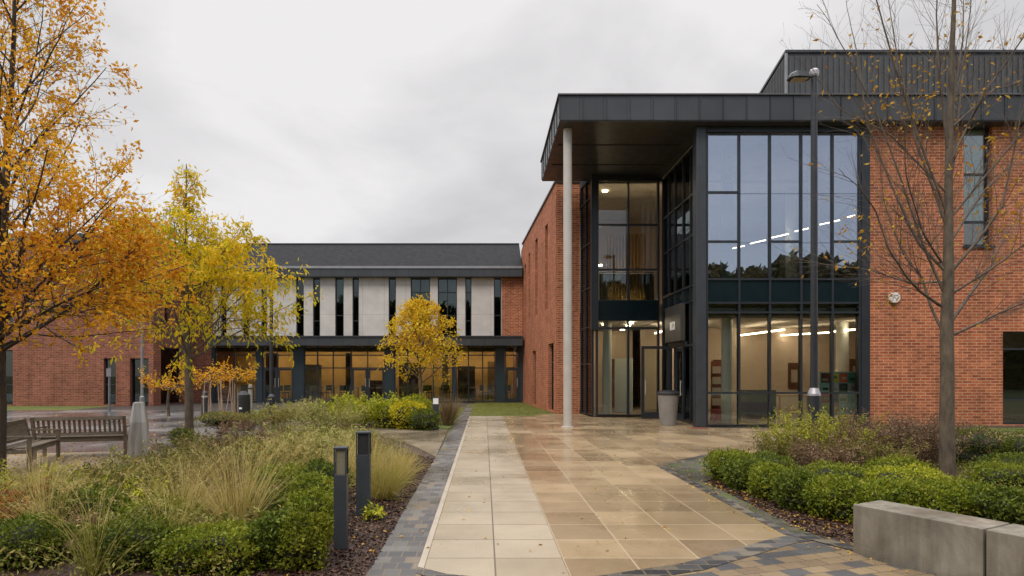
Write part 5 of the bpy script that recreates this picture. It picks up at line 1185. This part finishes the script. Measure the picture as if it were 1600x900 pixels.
bush(at(352, 19.5), .9, .5, .38, 2200, L_green, 'low clipped green mound on the plaza island below the canes', ln=.06, wd=.03, seed=39, boxy=2.4)
stem_plant(at(372, 17.6), .6, .28, 60, 20, L_brown, 'low brown withered plant at the edge of the plaza island', ln=.07, wd=.03, seed=40)
t = thing('cane_clump', at(350, 20.6), 0, 'clump of tall pale upright canes on the plaza island', 'plant'); tb = Tubes(); r_ = np.random.default_rng(5)
for k in range(13):
    p = np.array([r_.uniform(-.65, .65), r_.uniform(-.3, .3), 0]); q = p + np.array([r_.normal() * .08, r_.normal() * .08, r_.uniform(1.1, 1.5)]); tb.add([p, (p + q) / 2 + r_.normal(size=3) * .02, q], [.016, .014, .008], 5)
tb.build('canes', simple('pale_cane', (.42, .30, .20), .7), t)
bush(at(283, 13.9), .22, .2, .38, 1200, L_boxd, 'small dark box shrub just left of the yellow tree trunk foot', ln=.04, wd=.02, seed=44)

# right hand box hedge: clipped clumps set shoulder to shoulder along the bed
gh = 'box hedge clumps in the right bed'
hd = [(3.75, 9.35, .30, .34, .50, L_box, 'leftmost far end clump of the right box hedge'), (3.72, 8.65, .27, .33, .47, L_boxd, 'second clump from the far end of the right box hedge'),
      (3.80, 8.0, .28, .33, .48, L_box, 'third clump from the far end of the right box hedge'), (3.84, 7.4, .28, .30, .48, L_boxd, 'fourth clump of the right box hedge, with brown patches'),
      (4.02, 6.95, .32, .28, .50, L_box, 'hedge clump at the corner where the right box hedge turns'), (4.42, 6.72, .32, .27, .49, L_box, 'hedge clump left of the concrete seat corner'),
      (4.9, 6.62, .34, .27, .49, L_box, 'hedge clump behind the start of the concrete seat'), (5.4, 6.52, .33, .28, .47, L_boxd, 'hedge clump left of the bare tree trunk, front row'),
      (5.9, 6.40, .33, .28, .46, L_boxd, 'end clump of the front hedge row, right of the trunk'), (6.5, 6.5, .34, .30, .46, L_green, 'rough brownish clump at the right edge behind the concrete seat')]
for i, (x, y, rx, ry, h, mt, lab) in enumerate(hd):
    bush((x, y, 0), rx, ry, h * .84, 4300, mt, lab, seed=60 + i, group=gh, name='hedge_clump', cat='hedge', boxy=3.2, ln=.040, wd=.024)
hb = [(4.75, 8.4, .5, .3, .44, L_box, 'second row hedge clump behind the corner clump'), (5.6, 8.2, .5, .3, .44, L_lime, 'bright yellow green clump in the second hedge row'), (5.0, 7.5, .45, .28, .42, L_box, 'low clump filling between the first and second hedge rows'),
      (6.05, 9.0, .42, .3, .44, L_box, 'second row hedge clump just left of the bare trunk'), (5.9, 7.6, .4, .3, .40, L_box, 'low clump before the foot of the bare tree'), (7.25, 8.5, .5, .3, .44, L_box, 'hedge clump just right of the bare trunk'),
      (8.1, 9.3, .5, .35, .5, L_boxd, 'dark hedge clump right of the trunk, third row'), (7.6, 7.4, .5, .35, .40, L_green, 'brown speckled low clump right of the trunk'), (8.9, 8.6, .5, .35, .44, L_lime, 'yellow green clump at the right edge, third row'),
      (8.7, 11.0, .6, .4, .72, L_boxd, 'tall dark green clump at the back right, left one'), (9.7, 10.8, .6, .4, .75, L_boxd, 'tall dark green clump at the back right, by the photo edge'), (6.9, 6.9, .4, .3, .40, L_box, 'low clump at the right edge behind the seat end'), (8.2, 7.9, .45, .3, .42, L_box, 'low green clump at the right edge, second row'),
      (4.35, 9.6, .40, .35, .42, L_boxd, 'dark clump behind the far end of the hedge'), (4.3, 7.7, .35, .35, .40, L_box, 'low clump inside the bend of the hedge')]
for i, (x, y, rx, ry, h, mt, lab) in enumerate(hb):
    bush((x, y, 0), rx, ry, h * (.84 if y > 8.1 else .72), 3000, mt, lab, seed=80 + i, group=gh, name='hedge_clump', cat='hedge', boxy=3.0, ln=.036, wd=.02)
# withered shrubs and lime sprouting bush behind the hedge
gw = 'withered shrubs before the brick wall'
for i, (px, Y, rad, h, ns, mt, lab) in enumerate([
    (1255, 11.2, .5, .95, 70, L_lime, 'bright lime sprouting shrub at the foot of the tall lamp'), (1222, 11.0, .35, .60, 50, L_green, 'low green shrub at the left end of the withered shrubs'),
    (1300, 10.9, .5, .98, 80, L_lime, 'tall lime and brown shrub in front of the poster board'), (1345, 10.7, .5, .92, 90, L_brown, 'brown withered shrub right of the lime ones'),
    (1395, 10.8, .5, .98, 100, L_brown, 'tallest brown withered shrub before the brick wall'), (1440, 10.6, .5, .92, 90, L_brown, 'brown withered shrub left of the bare trunk'),
    (1290, 9.9, .45, .62, 70, L_brown, 'dark brown low shrub in front of the lime ones'), (1370, 9.9, .45, .62, 60, L_green, 'mixed green and brown low shrub in the middle of the withered row'),
    (1500, 11.2, .4, .66, 50, L_brown, 'thin withered shrub just right of the bare trunk'), (1470, 11.4, .4, .84, 60, L_brown, 'thin withered shrub directly behind the bare trunk')]):
    stem_plant(at(px, Y), rad, h, ns, 26 if mt is not L_brown else 22, mt, lab, ln=.045, wd=.017, seed=50 + i, spread=.55, curl=.35, group=gw, name='withered_shrub', stemm=simple('withered_stem', (.15, .085, .05), .7), tr=.0045, sub=4)

# low fill between the plants, and litter: uncountable
def scatter(name, poly, n, mat, ln, wd, zr, label, seed, kind='stuff', flat=False, dens=None):
    r = np.random.default_rng(seed); poly = np.array(poly); lo, hi = poly.min(0), poly.max(0); out_ = []
    def inp(p):
        x, y = p[:, 0], p[:, 1]; c = np.zeros(len(p), bool); j = len(poly) - 1
        for i in range(len(poly)):
            xi, yi = poly[i]; xj, yj = poly[j]; c ^= ((yi > y) != (yj > y)) & (x < (xj - xi) * (y - yi) / (yj - yi + 1e-12) + xi); j = i
        return c
    while sum(map(len, out_)) < n:
        p = r.uniform(lo, hi, (n, 2)); p = p[inp(p)]
        if dens is not None: p = p[r.uniform(size=len(p)) < dens(p)]
        out_.append(p)
    p = np.concatenate(out_)[:n]; z = r.uniform(*zr, n)
    P = np.column_stack([p, z]); D = r.normal(size=(n, 3)) * (np.array([1, 1, .18]) if flat else np.array([1, 1, .7])) + (0 if flat else np.array([0, 0, .7]))
    return leaves(name, P, D, ln, wd, mat, None, up=np.array([[0, 0, 1.0]]) if flat else None, label=label, cat=name.replace('_', ' '), kind=kind)
scatter('ground_cover', [(-2.0, 4.7), (-1.75, 7.5), (-1.9, 9.5), (-1.6, 12.8), (-2.8, 15.6), (-5, 15.8), (-6.1, 12), (-6.6, 9.3), (-7.5, 8.5), (-5.8, 4.7)], 26000, L_green, .05, .02, (.0, .22), 'mixed low green ground cover between the plants of the left bed', 1)
scatter('ground_cover', [(4.2, 6.9), (4.2, 9.5), (5, 11.6), (11, 11.6), (11, 7), (7, 6.7)], 14000, L_green, .045, .018, (.0, .14), 'low green ground cover between the hedge rows of the right bed', 2)
M_chip = leafmat('bark_chip', [(0, (.022, .012, .009)), (.5, (.07, .036, .024)), (.9, (.15, .085, .055)), (1, (.24, .15, .10))], 0, .5, 3)
scatter('bark_chips', [(-.96, 4.0), (-.96, 11.8), (-1.6, 12.6), (-2.4, 9), (-2.3, 4)], 15000, M_chip, .045, .02, (-.008, .008), 'dark wet bark chips spread beside the setts on the left', 3, flat=True)
scatter('bark_chips', [(3.3, 6.25), (3.3, 9.2), (3.9, 9.6), (3.9, 7.2), (5, 6.5), (5, 5.8), (3.72, 5.7)], 6000, M_chip, .045, .02, (-.008, .008), 'dark wet bark chips in front of the right hedge', 4, flat=True)
L_fall = leafmat('fallen_leaf', [(0, (.20, .09, .02)), (.5, (.45, .25, .04)), (1, (.55, .36, .07))], .1, .5, 3)
scatter('fallen_leaves', [(-.97, 4.6), (-.97, 11.5), (-1.9, 12), (-2.0, 4.6)], 170, L_fall, .04, .022, (.008, .014), 'scattered yellow fallen leaves on the left bark mulch', 5, flat=True)
scatter('fallen_leaves', [(3.25, 6.3), (3.25, 9.3), (3.7, 9.3), (3.5, 7.2), (4.6, 6.4), (3.9, 5.6), (3.4, 5.75)], 330, L_fall, .04, .022, (.006, .016), 'scattered tan fallen leaves in front of the right hedge', 6, flat=True)
scatter('fallen_leaves', [(-5.6, 9.6), (-9.5, 9.2), (-11, 12.3), (-6, 12.4)], 500, L_fall, .06, .035, (.0, .006), 'orange fallen leaves on the gravel under the benches', 7, flat=True)
scatter('fallen_leaves', [(-6, 13), (-30, 13), (-30, 27), (-9, 27)], 900, L_fall, .07, .04, (-.001, .003), 'sparse fallen leaves on the wet plaza slabs', 8, flat=True)
scatter('fallen_leaves', [(3.2, 6.0), (2.9, 5.7), (3.6, 4.4), (4.2, 4.4), (3.5, 5.6)], 40, L_fall, .035, .02, (.012, .014), 'few fallen leaves on the setts at the foot of the concrete seat', 9, flat=True)
scatter('fallen_leaves', [(-.9, 1.8), (3.0, 5.6), (3.0, 11), (6, 17), (.7, 23), (-.9, 23)], 150, L_fall, .045, .026, (.004, .008), 'few fallen leaves scattered over the slab path', 12, flat=True)
scatter('fallen_leaves', [(2.75, 6.3), (3.28, 6.2), (3.3, 9.2), (4.8, 12), (4.6, 12.3), (2.9, 10.8)], 90, L_fall, .045, .026, (.006, .010), 'fallen leaves gathered along the right sett edging', 13, flat=True)
scatter('lawn_blades', [(-.57, 23.5), (2.0, 23.5), (2.8, 24.8), (2.2, 34), (-.57, 34)], 16000, L_grass, .06, .006, (.0, .01), 'short uneven grass blades on the far lawn', 10)
scatter('lawn_blades', [(-.95, 19.6), (-.95, 29), (-8, 27.5), (-10, 27.5), (-8.5, 22.6), (-3.7, 20.2)], 16000, L_grass, .10, .01, (.0, .01), 'rough grass blades on the verge behind the shrubs', 11)
# tree belt behind the camera that only the glass reflects
def belt():
    r = np.random.default_rng(77); n = 60000; x = r.uniform(-45, 60, n); top_ = 12.3 + .5 * np.sin(x * .23) + .45 * np.sin(x * .61 + 1) + .35 * np.sin(x * 1.7)
    P = np.column_stack([x, -24 - 4 * r.uniform(size=n), top_ * r.uniform(0, 1, n) ** .8])
    leaves('woodland', P, r.normal(size=(n, 3)), 1.0, .7, leafmat('woodland_leaf', [(0, (.02, .035, .015)), (.6, (.05, .06, .02)), (1, (.10, .08, .03))], .1, .6, .1), label='dark belt of trees reflected in the glass', kind='stuff')
belt()
